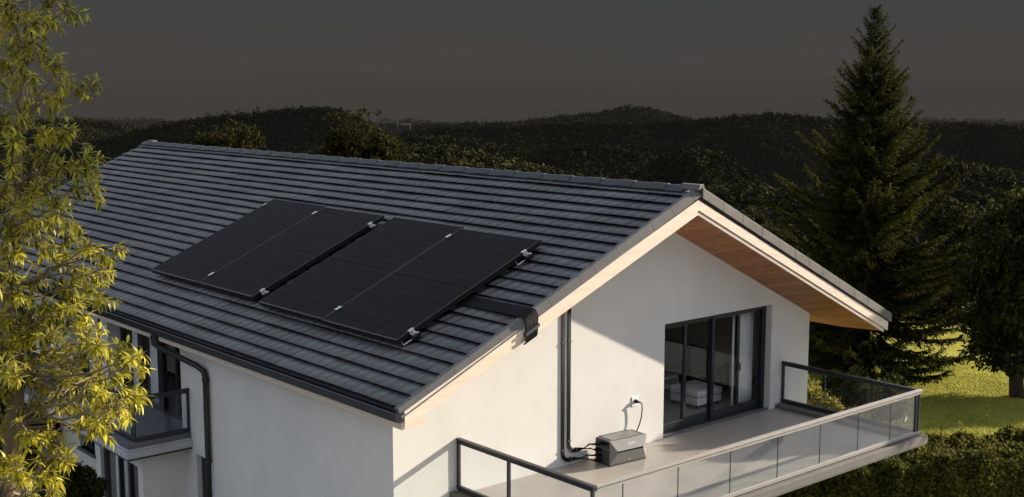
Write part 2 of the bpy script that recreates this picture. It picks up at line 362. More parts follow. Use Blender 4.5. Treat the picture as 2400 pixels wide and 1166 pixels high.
M['pedge'] = mat('panel_edge', (0.022, 0.022, 0.023), 0.45, 0.3, metal=0.3)

M['leaf_near'] = leaf_mat('leaf_near', (0.050, 0.062, 0.008), (0.60, 0.525, 0.045), 0.40, 0.36, 0.28)
M['leaf_dim'] = leaf_mat('leaf_dim', (0.016, 0.016, 0.004), (0.045, 0.040, 0.009), 0.3, 0.6, 0.05)
M['leaf_bush'] = leaf_mat('leaf_bush', (0.10, 0.10, 0.015), (0.36, 0.31, 0.05), 0.35, 0.5, 0.15)
M['leaf_dark'] = leaf_mat('leaf_dark', (0.009, 0.013, 0.004), (0.095, 0.098, 0.022), 0.35, 0.6, 0.05)
M['leaf_hedge'] = leaf_mat('leaf_hedge', (0.020, 0.028, 0.008), (0.17, 0.155, 0.030), 0.3, 0.6, 0.03)
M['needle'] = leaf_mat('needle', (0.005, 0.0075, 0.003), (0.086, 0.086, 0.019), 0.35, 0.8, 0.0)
M['forest'] = leaf_mat('forest_leaf', (0.0055, 0.0066, 0.0030), (0.0265, 0.0275, 0.0100), 0.0, 0.9, 0.0)
M['forest_near'] = leaf_mat('forest_near_leaf', (0.012, 0.013, 0.006), (0.062, 0.057, 0.022), 0.0, 0.9, 0.0)
M['hill'] = mat('hill_ground', (0.006, 0.006, 0.003), 1.0, 0.0, var=0.3, vscale=0.02)

def lawn_mat():
    m = bpy.data.materials.new('lawn'); m.use_nodes = True; nt = m.node_tree; b = nt.nodes['Principled BSDF']
    tc = nt.nodes.new('ShaderNodeTexCoord')
    n = nt.nodes.new('ShaderNodeTexNoise'); n.inputs['Scale'].default_value = 0.5; n.inputs['Detail'].default_value = 8; n.inputs['Roughness'].default_value = 0.7
    nt.links.new(tc.outputs['Object'], n.inputs['Vector'])
    r = nt.nodes.new('ShaderNodeValToRGB'); r.color_ramp.elements[0].position = 0.3; r.color_ramp.elements[1].position = 0.7
    r.color_ramp.elements[0].color = (0.18, 0.175, 0.030, 1); r.color_ramp.elements[1].color = (0.38, 0.325, 0.075, 1)
    nt.links.new(n.outputs['Fac'], r.inputs['Fac']); nt.links.new(r.outputs[0], b.inputs['Base Color']); b.inputs['Roughness'].default_value = 1.0; b.inputs['Specular IOR Level'].default_value = 0.0
    n2 = nt.nodes.new('ShaderNodeTexNoise'); n2.inputs['Scale'].default_value = 9; n2.inputs['Detail'].default_value = 5; nt.links.new(tc.outputs['Object'], n2.inputs['Vector'])
    bu = nt.nodes.new('ShaderNodeBump'); bu.inputs['Strength'].default_value = 0.8; bu.inputs['Distance'].default_value = 0.08
    nt.links.new(n2.outputs['Fac'], bu.inputs['Height']); nt.links.new(bu.outputs[0], b.inputs['Normal'])
    return m
M['lawn'] = lawn_mat()
M['blade'] = leaf_mat('grass_blade', (0.15, 0.19, 0.030), (0.46, 0.43, 0.105), 0.4, 0.6, 0.1)

# ------------------------------------------------------------------ foliage helpers
def norm(a): return a / (np.linalg.norm(a, axis=-1, keepdims=True) + 1e-9)
def rand_dir(n, rng=RNG): return norm(rng.normal(size=(n, 3)))

def vnoise(x, y, seed=0):
    """smooth value noise in [-1,1] on arrays"""
    x = np.asarray(x, float); y = np.asarray(y, float)
    xi = np.floor(x).astype(np.int64); yi = np.floor(y).astype(np.int64); xf = x - xi; yf = y - yi
    def h(a, b):
        n = (a * 374761393 + b * 668265263 + seed * 974711) & 0x7fffffff
        n = ((n ^ (n >> 13)) * 1274126177) & 0x7fffffff
        return ((n ^ (n >> 16)) & 0xffff) / 32767.5 - 1
    u = xf * xf * (3 - 2 * xf); v = yf * yf * (3 - 2 * yf)
    return (h(xi, yi) * (1 - u) + h(xi + 1, yi) * u) * (1 - v) + (h(xi, yi + 1) * (1 - u) + h(xi + 1, yi + 1) * u) * v

def leaf_arrays(P, D, N, L, W, kind='far', droop=0.25):
    """P base points, D direction of the leaf, N its upper side; returns verts and triangles"""
    D = norm(D); S = norm(np.cross(D, N)); N = np.cross(S, D); n = len(P)
    L = np.broadcast_to(L, (n,))[:, None]; W = np.broadcast_to(W, (n,))[:, None]
    if kind == 'near':
        loc = [(0, 0, 0), (.28, -.46, .10), (.28, 0, 0), (.28, .46, .10), (.62, -.42, .08), (.62, 0, 0), (.62, .42, .08), (1, 0, 0)]
        tri = [(0, 1, 2), (0, 2, 3), (1, 4, 5), (1, 5, 2), (2, 5, 6), (2, 6, 3), (4, 7, 5), (5, 7, 6)]
    else:
        loc = [(0, 0, 0), (.45, -.5, .12), (.45, .5, .12), (1, 0, 0)]
        tri = [(0, 1, 3), (0, 3, 2)]
    V = np.stack([P + D * L * a + S * W * b + N * (W * c - L * droop * a * a) for a, b, c in loc], 1)
    k = len(loc)
    T = (np.arange(n)[:, None, None] * k + np.array(tri)[None]).reshape(-1, 3)
    return V.reshape(-1, 3), T, k

class Cloud:
    def __init__(s): s.V = []; s.T = []; s.t = []; s.n = 0
    def add(s, V, T, tint):
        s.V.append(V); s.T.append(T + s.n); s.t.append(tint); s.n += len(V)
    def leaves(s, P, D, N, L, W, kind='far', tint=None, droop=0.25):
        V, T, k = leaf_arrays(P, D, N, L, W, kind, droop)
        if tint is None: tint = RNG.random(len(P))
        s.add(V, T, np.repeat(np.clip(tint, 0, 1), k))
    def build(s, name, m, parent=None, origin=None):
        return trimesh(name, np.concatenate(s.V), np.concatenate(s.T), m, parent, np.concatenate(s.t), origin=origin)

def curve(a, b, sag=0.0, n=6, wob=0.0, rng=RNG):
    a = np.array(a, float); b = np.array(b, float)
    t = np.linspace(0, 1, n)[:, None]
    p = a * (1 - t) + b * t
    p[:, 2] += sag * 4 * (t * (1 - t))[:, 0]
    if wob: p[1:-1] += rng.normal(size=(n - 2, 3)) * wob
    return p

def broadleaf(name, label, cat, base, trunk_top, blobs, leaf, lmat, bmat, density=60, group=None, trunk_r=0.15, seed=1, per=7, open_=0.5):
    """tree with a tapered trunk, limbs to each foliage clump, and leaf sprays through each clump's volume"""
    rng = np.random.default_rng(seed)
    r = thing(name, label, cat, base, group)
    base = np.array(base, float); trunk_top = np.array(trunk_top, float)
    tr = MB(); tp = curve(base - np.array([0, 0, .1]), trunk_top, 0, 8, trunk_r * 0.5, rng)
    tr.tube(tp, list(np.linspace(trunk_r, trunk_r * 0.35, 8)), 9)
    c = Cloud()
    for (ctr, rad) in blobs:
        ctr = np.array(ctr, float); rad = np.array(rad, float) * np.ones(3)
        hz = np.clip((ctr[2] - 0.4 * np.linalg.norm(ctr[:2] - base[:2]) - base[2]) / (trunk_top[2] - base[2] + 1e-6), 0.15, 1)
        st = tp[int(hz * 7)]
        lp = curve(st, ctr, -0.05 * np.linalg.norm(ctr - st), 6, 0.06, rng)
        tr.tube(lp, list(np.linspace(trunk_r * 0.42, trunk_r * 0.08, 6)), 6)
        n = int(density)
        d = rand_dir(n, rng); rr = rng.random(n) ** open_
        tips = ctr + d * rad * rr[:, None]
        # drop some directions out so that gaps open in the clump
        keep = vnoise(d[:, 0] * 2.3 + seed, d[:, 1] * 2.3 + d[:, 2] * 2, seed) > -0.35
        tips = tips[keep]; d = d[keep]
        out = norm(tips - (base * np.array([1, 1, 0]) + np.array([0, 0, 1]) * tips[:, 2:3]) * 1.0 + d * 0.6)
        n = len(tips)
        ctint = rng.normal(0, 0.12)
        for k in range(per):
            dd = norm(out * 0.6 + rand_dir(n, rng) * 0.9 + np.array([0, 0, -0.1]))
            nn = norm(np.array([0, 0, 1.0]) + rand_dir(n, rng) * 0.7)
            P = tips + rand_dir(n, rng) * leaf * 0.6
            LL = leaf * rng.uniform(0.7, 1.3, n)
            c.leaves(P, dd, nn, LL, LL * rng.uniform(.4, .6, n), 'far', 0.45 + ctint + rng.normal(0, 0.25, n))
        # small twigs
        for q in range(0, n, 6):
            tr.tube([ctr * 0.7 + lp[4] * 0.3, (ctr + tips[q]) / 2 + rng.normal(size=3) * 0.03, tips[q]], [trunk_r * .07, trunk_r * .05, trunk_r * .03], 4, False)
    part('trunk', tr, bmat, r, smooth=True)
    c.build('crown', lmat, r)
    return r
# ================================================================== THE HOUSE
GZ = -3.10                                # ground level
W, XR, ZR = 11.664, 6.519, 5.251          # gable width, ridge position and height
SN, SF = 0.4419, 0.487                    # slopes of the near and far roof sides
XE, ZE = -0.545, 2.129                    # near eave
YB = 24.45                                # rear end of the roof
def zN(x): return ZE + SN * (x - XE)
def zF(x): return ZR - SF * (x - XR)
D0, D1, DH = 6.749, 10.265, 2.40          # sliding door opening
B0, B1, BD, RH = 1.384, 10.70, -3.43, 1.05   # balcony plan and rail height

house = thing('house', 'white rendered two storey house with dark tiled gable roof and glass balconies', 'house', (0, 0, GZ))

# --- outer walls
wl_ = MB()
def under(x):                              # wall top, a little inside the roof build-up
    return (zN(x) - 0.28) if x < XR else min(zF(x) - 0.45, 4.52 - 0.4845 * (x - 6.46) + 0.06)
wl_.prism([(0, GZ), (D0, GZ), (D0, under(D0)), (XR, under(XR)), (0, under(0))], 'y', 0, 0.34)
wl_.prism([(D0, DH), (D1, DH), (D1, under(D1)), (D0, under(D0))], 'y', 0, 0.34)
wl_.prism([(D0, GZ), (D1, GZ), (D1, -0.12), (D0, -0.12)], 'y', 0, 0.34)
wl_.prism([(D1, GZ), (W, GZ), (W, under(W)), (D1, under(D1))], 'y', 0, 0.34)
wl_.box(W - 0.34, W, 0.34, 17.3, GZ, 2.0)                        # far side wall
wl_.box(0.0, W, 16.96, 17.3, GZ, 1.9)                              # rear wall
wl_.prism([(0.3, 1.9), (W - .3, 1.9), (W - .3, 2.3), (XR, 4.4), (0.3, 2.1)], 'y', 17.0, 17.25)
# near side wall with its openings
wl_.box(0, 0.3, 0.34, 6.70, GZ, 1.85)
wl_.box(0, 0.3, 6.70, 7.52, -0.74, 1.85)
wl_.box(0, 0.3, 6.70, 7.52, GZ, -2.55)
wl_.box(0, 0.3, 7.52, 8.15, GZ, 1.85)
wl_.box(0, 0.3, 8.15, 13.35, GZ, -0.42)
wl_.box(0, 0.3, 13.35, 14.35, GZ, -2.15)
wl_.box(0, 0.3, 13.35, 14.35, -0.80, -0.42)
wl_.box(0, 0.3, 14.35, 16.96, GZ, -0.42)
wl_.box(0, 0.46, 12.20, 12.62, -0.42, 1.85)                        # pier
wl_.box(0, 0.46, 14.92, 16.96, -0.42, 1.85)                        # wide pier
# ground floor bay under the small balcony
wl_.box(-1.0, 0, 8.07, 8.32, GZ, -0.67)
wl_.box(-1.0, 0, 10.42, 10.66, GZ, -0.67)
wl_.box(-1.0, -0.8, 8.32, 10.42, -1.02, -0.67)
wl_.box(-1.0, -0.8, 8.32, 10.42, GZ, -2.9)
part('wall', wl_, M['stucco'], house)

# --- rooms seen through the glass
rm = MB()
rm.box(5.3, 11.3, 0.36, 6.6, -0.16, -0.02)
part('interior_floor', rm, M['floor_in'], house)
rm = MB(); rm.box(5.1, 5.3, 0.36, 6.8, -0.1, 2.7); rm.box(11.1, 11.3, 0.36, 6.6, -0.02, 2.7); rm.box(5.3, 11.1, 6.6, 6.8, -0.02, 2.7)
rm.box(2.3, 2.4, 8.0, 15.2, -0.4, 1.9); rm.box(0.5, 2.3, 7.9, 8.0, -0.4, 1.9); rm.box(0.5, 2.3, 15.2, 15.3, -0.4, 1.9)
part('interior_wall', rm, M['wall_in'], house)
rm = MB(); rm.box(5.3, 11.1, 0.36, 6.6, 2.6, 2.7); rm.box(0.46, 2.3, 8.0, 15.2, 1.82, 1.9)
part('interior_ceiling', rm, M['ceiling_in'], house)

# --- roof build-up
rf = MB()
rf.prism([(-0.535, 1.84), (XR, zN(XR) - 0.36), (XR, zN(XR) - 0.075), (-0.535, zN(-0.535) - 0.075)], 'y', -1.02, YB - 0.05)
rf.prism([(XR, 4.83), (13.04, 4.83 - 0.4817 * (13.04 - 6.46)), (13.24, zF(13.24) - 0.09), (XR, zF(XR) - 0.09)], 'y', -1.02, YB - 0.05)
part('roof_deck', rf, M['ridge'], house)

# --- tiles of the near slope: 24 courses, each tile a thin slab with an undercut lower edge
NT, PX = 24, 0.2943
X0T = -0.53
c = Cloud()
tv, tt, tn = [], [], []
rng = np.random.default_rng(3)
nb = 0
ux = np.array([1, 0, SN]) / math.sqrt(1 + SN * SN); un = np.array([-SN, 0, 1]) / math.sqrt(1 + SN * SN)
for i in range(NT):
    xa = X0T + i * PX; xb = min(xa + PX + 0.06, XR - 0.01)
    if xb - xa < 0.08: continue
    y = -0.93 - (0.14 if i % 2 else 0.0)
    while y < YB:
        ya = max(y, -0.925); yb = min(y + 0.285, YB); y += 0.285
        if yb - ya < 0.03: continue
        g = 0.0028
        j = rng.normal(0, 0.0022, 4) + 0.004 * sin(y * 1.7 + i * 2.3)
        def pt(x, yy, h): return np.array([x, yy, zN(x)]) + un * h
        lo, hi = 0.000, -0.062
        v = [pt(xa, ya + g, lo + j[0] - .006), pt(xb, ya + g, hi + j[1] - .004), pt(xb, yb - g, hi + j[2] - .004), pt(xa, yb - g, lo + j[3] - .006),
             pt(xa, ya + g, lo + j[0]), pt(xb, ya + g, hi + j[1]), pt(xb, yb - g, hi + j[2]), pt(xa, yb - g, lo + j[3])]
        for f in [(0, 3, 2), (0, 2, 1), (4, 5, 6), (4, 6, 7), (0, 1, 5), (0, 5, 4), (1, 2, 6), (1, 6, 5), (2, 3, 7), (2, 7, 6), (3, 0, 4), (3, 4, 7)]:
            tt.append((f[0] + nb, f[1] + nb, f[2] + nb))
        tv.extend(v); nb += 8; tn.extend([rng.random()] * 8)
trimesh('roof_tiles', tv, tt, M['tile'], house, tn)
# far slope, plain courses
fs = MB()
for i in range(23):
    xa = XR + 0.02 + i * 0.2943; xb = min(xa + 0.33, 13.3)
    fs.add([(xa, -1.0, zF(xa) - .05), (xb, -1.0, zF(xb)), (xb, YB, zF(xb)), (xa, YB, zF(xa) - .05), (xa, -1.0, zF(xa) - .075), (xb, -1.0, zF(xb) - .03), (xb, YB, zF(xb) - .03), (xa, YB, zF(xa) - .075)],
           [(0, 3, 2, 1), (4, 5, 6, 7), (0, 1, 5, 4), (1, 2, 6, 5), (2, 3, 7, 6), (3, 0, 4, 7)])
part('rear_roof_tiles', fs, M['ridge'], house)
# ridge caps
rc = MB(); y = -0.72; k = 0
while y < YB:
    y2 = min(y + 0.46, YB); h = 0.012 * (k % 2); k += 1
    rc.prism([(XR - 0.17, zN(XR - 0.17) + .015 + h), (XR - .03, ZR + .045 + h), (XR + .03, ZR + .045 + h), (XR + 0.17, zF(XR + 0.17) + .015 + h), (XR + .16, zF(XR + .16) - .03), (XR, ZR - .02), (XR - .16, zN(XR - .16) - .03)], 'y', y + .002, y2 - .002)
    y = y2
part('ridge_cap', rc, M['ridge'], house, bevel=0.006)
rc = MB(); rc.prism([(XR - 0.10, ZR - .02), (XR - .055, ZR + .085), (XR + .055, ZR + .085), (XR + .10, ZR - .02)], 'y', -1.10, -0.62)
part('ridge_end_cap', rc, M['cap'], house, bevel=0.008)

rc = MB(); rc.prism([(XR - 0.12, ZR - .02), (XR - .08, ZR + .10), (XR + .08, ZR + .10), (XR + .12, ZR - .02)], 'y', 23.6, 24.0)
part('ridge_vent', rc, M['cap'], house, bevel=0.008)

def slope_bar(mb, x0, x1, zf, sec, ex0=0.0, ex1=0.0):
    """bar that follows a slope from x0 to x1; sec is a list of (y, h)"""
    n = len(sec)
    vs = [(x0, yy, zf(x0) + h) for yy, h in sec] + [(x1, yy, zf(x1) + h) for yy, h in sec]
    mb.add(vs, [tuple(range(n)), tuple(range(n, 2 * n))[::-1]] + [(i, n + i, n + (i + 1) % n, (i + 1) % n) for i in range(n)])

vc = MB()
joints = [-0.60]; rng = random.Random(4)
while joints[-1] < XR - 0.02: joints.append(min(joints[-1] + rng.choice([0.36, 0.55, 0.55, 0.6]), XR - .012))
for a, b in zip(joints[:-1], joints[1:]):
    e_ = rng.uniform(-.003, .003)
    slope_bar(vc, a + .003, b - .003, zN, [(-0.905, .012 + e_), (-1.005, .022 + e_), (-1.115 + e_, -.125), (-1.06, -.14), (-.93, -.03)])
joints = [XR + .012]
while joints[-1] < 13.27: joints.append(min(joints[-1] + rng.choice([0.5, 0.62, 0.62]), 13.28))
for a, b in zip(joints[:-1], joints[1:]):
    e_ = rng.uniform(-.003, .003)
    slope_bar(vc, a + .003, b - .003, zF, [(-0.90, .03 + e_), (-1.125 + e_, .03 + e_), (-1.125 + e_, -.17), (-.9, -.17)])
part('verge_cap', vc, M['cap'], house, bevel=0.004)

bb = MB()
def zNb(x): return 4.75 + 0.424 * (x - 6.46)
def zFb(x): return 4.75 - 0.4817 * (x - 6.46)
slope_bar(bb, -0.525, 6.46, zNb, [(-1.095, .085), (-1.095, .30), (-1.04, .30), (-1.04, .085)])
slope_bar(bb, 6.46, 13.18, zFb, [(-1.095, .085), (-1.095, .285), (-1.04, .285), (-1.04, .085)])
slope_bar(bb, -0.515, 6.46, zNb, [(-1.075, 0), (-1.075, .083), (-1.02, .083), (-1.02, 0)])
slope_bar(bb, 6.46, 13.05, zFb, [(-1.075, 0), (-1.075, .068), (-1.02, .068), (-1.02, 0)])
part('bargeboard', bb, M['barge'], house, bevel=0.004)
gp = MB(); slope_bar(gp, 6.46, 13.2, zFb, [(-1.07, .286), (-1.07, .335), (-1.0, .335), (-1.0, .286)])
part('verge_shadow_gap', gp, M['dark'], house)  # dark bar drawn as the shade between cap and bargeboard

so = MB()
f0 = [(6.46, -1.03, 4.762), (11.66, -1.03, 4.762 - .4817 * 5.2), (13.03, -1.03, 4.762 - .4817 * 6.57)]
f1 = [(6.46, 0.05, 4.52), (11.66, 0.05, 2.02), (13.03, 0.05, 1.53)]
f2 = [(6.46, YB - .1, 4.52), (11.66, YB - .1, 2.02), (13.03, YB - .1, 1.53)]
vs = f0 + f1 + f2
so.add(vs + [(x, y, z + .03) for x, y, z in vs], [(0, 1, 4, 3), (1, 2, 5, 4), (3, 4, 7, 6), (4, 5, 8, 7), (9, 12, 13, 10), (10, 13, 14, 11), (12, 15, 16, 13), (13, 16, 17, 14), (2, 11, 14, 5), (5, 14, 17, 8)])
n0 = [(-0.5, -1.03, 1.79), (6.46, -1.03, 4.762)]; n1 = [(-0.5, YB - .1, 1.79), (6.46, YB - .1, 4.762)]
vs = n0 + n1
so.add(vs + [(x, y, z + .03) for x, y, z in vs], [(0, 1, 3, 2), (4, 6, 7, 5)])
part('soffit', so, M['soffit'], house)

# near eave: pale fascia strip, dark box gutter
fa = MB(); fa.box(-0.56, -0.50, -1.06, YB - .1, 1.78, 1.925)
fa.box(-0.50, 0.0, -1.02, YB - .1, 1.782, 1.80)
part('fascia', fa, M['barge'], house, bevel=0.004)
gu = MB()
gu.prism([(-.70, 2.07), (-.685, 2.075), (-.672, 1.955), (-.60, 1.935), (-.565, 1.935), (-.565, 2.06), (-.552, 2.06), (-.552, 1.915), (-.62, 1.915), (-.69, 1.935)], 'y', -1.07, YB)
gu.prism([(-.70, 2.07), (-.552, 2.06), (-.552, 1.915), (-.62, 1.915), (-.69, 1.935)], 'y', -1.085, -1.07)
gut = part('gutter', gu, M['gutter'], house)
dp = MB()
pth = [(-0.62, 8.05, 1.93), (-0.62, 8.05, 1.72), (-0.55, 8.0, 1.64), (-0.16, 7.05, 1.34), (-0.09, 6.84, 1.24), (-0.08, 6.79, 1.10), (-0.08, 6.79, GZ + .1)]
dp.tube(pth, [.075, .075, .062, .062, .062, .062, .062], 14)
dpo = part('downpipe', dp, M['gutter'], house, smooth=True)
for z in (1.02, -0.75, -2.3):
    cl = MB(); cl.tube([(-0.08, 6.79, z), (-0.08, 6.79, z + .07)], .075, 14); cl.box(-.08, .02, 6.77, 6.81, z + .02, z + .05); part('pipe_collar', cl, M['gutter'], dpo)
cl = MB(); cl.tube([(-0.62, 8.05, 1.80), (-0.62, 8.05, 1.90)], .088, 14); part('pipe_collar', cl, M['gutter'], dpo)

# --- sliding door in the gable
def frame_bar(mb, x0, x1, z0, z1, y0=0.20, y1=0.28): mb.box(x0, x1, y0, y1, z0, z1)
door = MB()
door.box(D0, D1, 0.16, 0.33, DH - .10, DH)
door.box(D0, D1, 0.14, 0.34, -0.12, 0.03)
door.box(D0, D0 + .07, 0.16, 0.33, 0.03, DH - .10); door.box(D1 - .10, D1, 0.16, 0.33, 0.03, DH - .10)
dor = part('sliding_door', door, M['frame'], house, bevel=0.004)
edges = [D0 + .07, 7.62, 8.50, 9.37, D1 - .10]
for k in range(4):
    a, b = edges[k], edges[k + 1]; yo = 0.19 + 0.055 * (k % 2)
    lf = MB(); lf.box(a - .03, a + .05, yo, yo + .05, 0.032, DH - .102); lf.box(b - .05, b + .03, yo + .0005, yo + .0505, 0.032, DH - .102)
    lf.box(a + .05, b - .05, yo, yo + .05, 0.032, 0.22); lf.box(a + .05, b - .05, yo, yo + .05, DH - .16, DH - .102)
    lo = part('door_frame', lf, M['frame'], dor, bevel=0.004)
    gl = MB(); gl.box(a + .05, b - .05, yo + .02, yo + .028, 0.22, DH - .16)
    part('pane', gl, M['glass_door'], lo)
hd = MB(); hd.box(9.40, 9.43, 0.14, 0.19, 1.0, 1.16); part('handle', hd, M['silver'], dor)
tk = MB(); tk.box(D0 + .01, D1 - .01, 0.02, 0.16, -0.12, 0.016); tk.box(D0 + .01, D1 - .01, 0.05, 0.075, 0.016, 0.034)
part('threshold', tk, M['concrete_dark'], house)

# --- glazing of the near side, upper floor and ground floor
def glazing(name, y0, y1, z0, z1, x, mull, parent):
    f = MB(); f.box(x, x + .1, y0, y1, z1 - .08, z1); f.box(x, x + .1, y0, y1, z0, z0 + .12)
    f.box(x, x + .1, y0, y0 + .09, z0 + .12, z1 - .08); f.box(x, x + .1, y1 - .12, y1, z0 + .12, z1 - .08)
    for (m, wd) in mull: f.box(x - .004, x + .11, m - wd / 2, m + wd / 2, z0 + .12, z1 - .08)
    fo = part(name, f, M['frame'], parent)
    ys = [y0 + .09] + [v for m, wd in mull for v in (m - wd / 2, m + wd / 2)] + [y1 - .12]
    for a, b in zip(ys[0::2], ys[1::2]):
        g = MB(); g.box(x + .04, x + .048, a, b, z0 + .12, z1 - .08); part('pane', g, M['glass_door'], fo)
    return fo
glazing('balcony_window', 8.15, 12.20, -0.40, 1.82, 0.33, [(9.10, .10), (9.95, .26), (11.05, .26)], house)
glazing('balcony_window', 12.62, 14.92, -0.40, 1.82, 0.33, [(13.55, .14)], house)
glazing('window', 6.70, 7.52, -2.55, -0.74, 0.12, [], house)
glazing('window', 13.35, 14.35, -2.15, -0.80, 0.10, [(13.85, .06)], house)
glazing('window', 8.32, 10.42, -2.90, -1.02, -0.92, [(9.0, .10), (9.55, .07)], house)
sl = MB(); sl.box(-.07, 0.1, 13.3, 14.4, -2.22, -2.15); part('sill', sl, M['concrete_dark'], house)

# --- balconies
bs = MB()
bs.box(1.20, 10.85, BD - .14, -0.001, -0.10, -0.06)
bs.box(1.19, 10.86, BD - .15, BD + .20, -0.07, 0.09)               # front kerb
bs.box(1.19, 1.50, BD + .20, -0.001, -0.07, 0.09)
bs.box(10.46, 10.86, BD + .20, -0.001, -0.07, 0.09)
bal = part('balcony_kerb', bs, M['concrete'], house, bevel=0.01)
dk = MB(); dk.box(1.50, 10.46, BD + .20, -0.001, -0.06, 0.0); part('balcony_floor', dk, M['deck'], house)
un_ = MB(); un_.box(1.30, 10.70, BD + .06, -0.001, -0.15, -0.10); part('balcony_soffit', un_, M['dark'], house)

def railing(name, root, p, q, z0, z1, posts, joints, m=None, top=0.075, hw=0.045, light=False):
    """a straight glass balustrade from p to q (plan points)"""
    p = np.array(p, float); q = np.array(q, float); d = q - p; L = np.linalg.norm(d); d /= L; n = np.array([-d[1], d[0]])
    def bar(mb, a, b, half, za, zb, off=0.0):
        A = p + d * a + n * off; B = p + d * b + n * off
        c4 = [A - n * half, B - n * half, B + n * half, A + n * half]
        mb.hexa([(*v, za) for v in c4] + [(*v, zb) for v in c4])
    h = MB(); bar(h, 0, L, hw, z1 - top * .58, z1); ho = part('handrail', h, m or M['rail'], root, bevel=0.004)
    h = MB(); bar(h, 0.012, L - .012, hw * .55, z1 - top * .58 - .016, z1 - top * .58 - .001); part('rail_gap_shade', h, M['dark'], ho)  # dark strip drawn as the shade under the handrail
    h = MB(); bar(h, 0.01, L - .01, hw * .78, z1 - top - .018, z1 - top * .58 - .017); part('glazing_channel', h, m or M['rail'], ho, bevel=0.002)
    b_ = MB(); bar(b_, 0.02, L - .02, hw * .5, z0 - .004, z0 + .014); part('rail_gap_shade', b_, M['dark'], root)  # dark strip drawn as the shade beneath the bottom rail
    b_ = MB(); bar(b_, 0.0, L, hw * .75, z0 + .015, z0 + .088)
    part('bottom_rail', b_, m or M['rail'], root, bevel=0.004)
    for t in posts:
        o = MB(); bar(o, t - .025, t + .025, hw * .62, z0 + .089, z1 - top - .019); part('post', o, M['rail'], root, bevel=0.003)
    js = [0.0] + list(joints) + [L]
    for a, b in zip(js[:-1], js[1:]):
        o = MB(); bar(o, a + .006, b - .006, .006, z0 + .075, z1 - top - .005)
        g = part('glass_panel', o, M['glass'], root)
        o = MB(); bar(o, b - .007, b + .005, .008, z0 + .089, z1 - top - .020)
        if b < L - .01: part('glass_joint', o, M['rail'], root)
    return ho

r1 = part('front_railing', MB().box(1.36, 1.40, BD + .02, BD + .06, 0.092, 0.098), M['rail'], house)
railing('front_railing', r1, (B0 + .046, BD), (B1 + .06, BD), 0.095, RH, [9.30 - .04, 9.30 - .13], [0.62, 1.93, 3.28, 4.61, 5.89, 7.13, 8.25], M['rail_light'])
r2 = part('side_railing', MB().box(1.36, 1.40, -.08, -.04, 0.092, 0.098), M['rail'], house)
railing('side_railing', r2, (B0, -0.002), (B0, BD - .045), 0.095, RH, [0.03, 1.40, 3.42], [])
r3 = part('side_railing', MB().box(10.68, 10.72, -.08, -.04, 0.092, 0.098), M['rail'], house)
railing('side_railing', r3, (B1, -0.002), (B1, BD + .047), 0.095, RH, [0.03], [1.15, 2.24])
stk = MB(); stk.add([(10.22, BD - .009, .45), (10.29, BD - .009, .52), (10.25, BD - .009, .58), (10.18, BD - .009, .50)] + [(10.22, BD - .007, .45), (10.29, BD - .007, .52), (10.25, BD - .007, .58), (10.18, BD - .007, .50)], [(0, 1, 2, 3), (4, 7, 6, 5), (0, 4, 5, 1), (1, 5, 6, 2), (2, 6, 7, 3), (3, 7, 4, 0)])
part('paper_sticker', stk, M['white'], r1)

# small balcony on the near side
sb = MB(); sb.box(-1.50, -0.002, 7.66, 14.90, -0.62, -0.47); sb.box(-1.46, -0.002, 7.70, 14.86, -0.47, -0.42)
part('balcony_cornice', sb, M['slab_white'], house, bevel=0.012)
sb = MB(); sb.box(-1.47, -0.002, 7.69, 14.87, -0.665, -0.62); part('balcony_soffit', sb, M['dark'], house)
sb = MB(); sb.box(-1.44, -1.10, 7.72, 14.84, -0.42, -0.30); sb.box(-1.10, -0.002, 7.72, 8.0, -0.42, -0.30)
part('balcony_kerb', sb, M['concrete_dark'], house, bevel=0.01)
sb = MB(); sb.box(-1.10, 0.33, 8.0, 14.84, -0.42, -0.36); part('balcony_floor', sb, M['concrete_dark'], house)
r4 = part('side_railing', MB().box(-.08, -.04, 7.76, 7.80, -0.298, -0.292), M['rail'], house)
railing('side_railing', r4, (-0.002, 7.78), (-1.30, 7.78), -0.295, 0.68, [0.03, 1.26], [], top=.085)
r5 = part('front_railing', MB().box(-1.28, -1.24, 7.86, 7.9, -0.298, -0.292), M['rail'], house)
railing('front_railing', r5, (-1.26, 7.83), (-1.26, 14.8), -0.295, 0.68, [0.05, 3.2, 6.5], [1.6, 4.8], top=.085)

# --- curtains
def curtain(name, label, p, q, z0, z1, folds, amp, seed=0):
    p = np.array(p, float); q = np.array(q, float); d = q - p; L = np.linalg.norm(d); d /= L; n = np.array([-d[1], d[0]])
    N = folds * 8; rows = 6; V = []; rng = random.Random(seed); ph = [rng.uniform(-.5, .5) for _ in range(N + 1)]
    b = MB(); th = 0.006
    for side in (0, 1):
        for r in range(rows + 1):
            z = z1 + (z0 - z1) * r / rows
            for i in range(N + 1):
                t = i / N
                a = amp * (0.6 + 0.5 * r / rows) * sin(2 * pi * folds * t + ph[i // 8] + 0.3 * sin(r * .9 + i * .05))
                P = p + d * L * t + n * (a + side * th)
                V.append((P[0], P[1], z + (0.012 * sin(i * .8) if r == rows else 0)))
    m = (rows + 1) * (N + 1); F = []
    for r in range(rows):
        for i in range(N):
            a = r * (N + 1) + i
            F.append((a, a + 1, a + N + 2, a + N + 1)); F.append((m + a, m + a + N + 1, m + a + N + 2, m + a + 1))
    for i in range(N):
        F.append((i, m + i, m + i + 1, i + 1)); a = rows * (N + 1) + i; F.append((a, a + 1, m + a + 1, m + a))
    b.add(V, F)
    o = part(name, b, M['curtain'], None, smooth=True, origin=(p[0], p[1], z0))
    return tag(o, label, 'curtain')
curtain('curtain', 'white pleated curtain hanging behind the right end of the gable sliding door', (9.55, 0.52), (10.25, 0.52), 0.0, 2.32, 9, .035, 1)
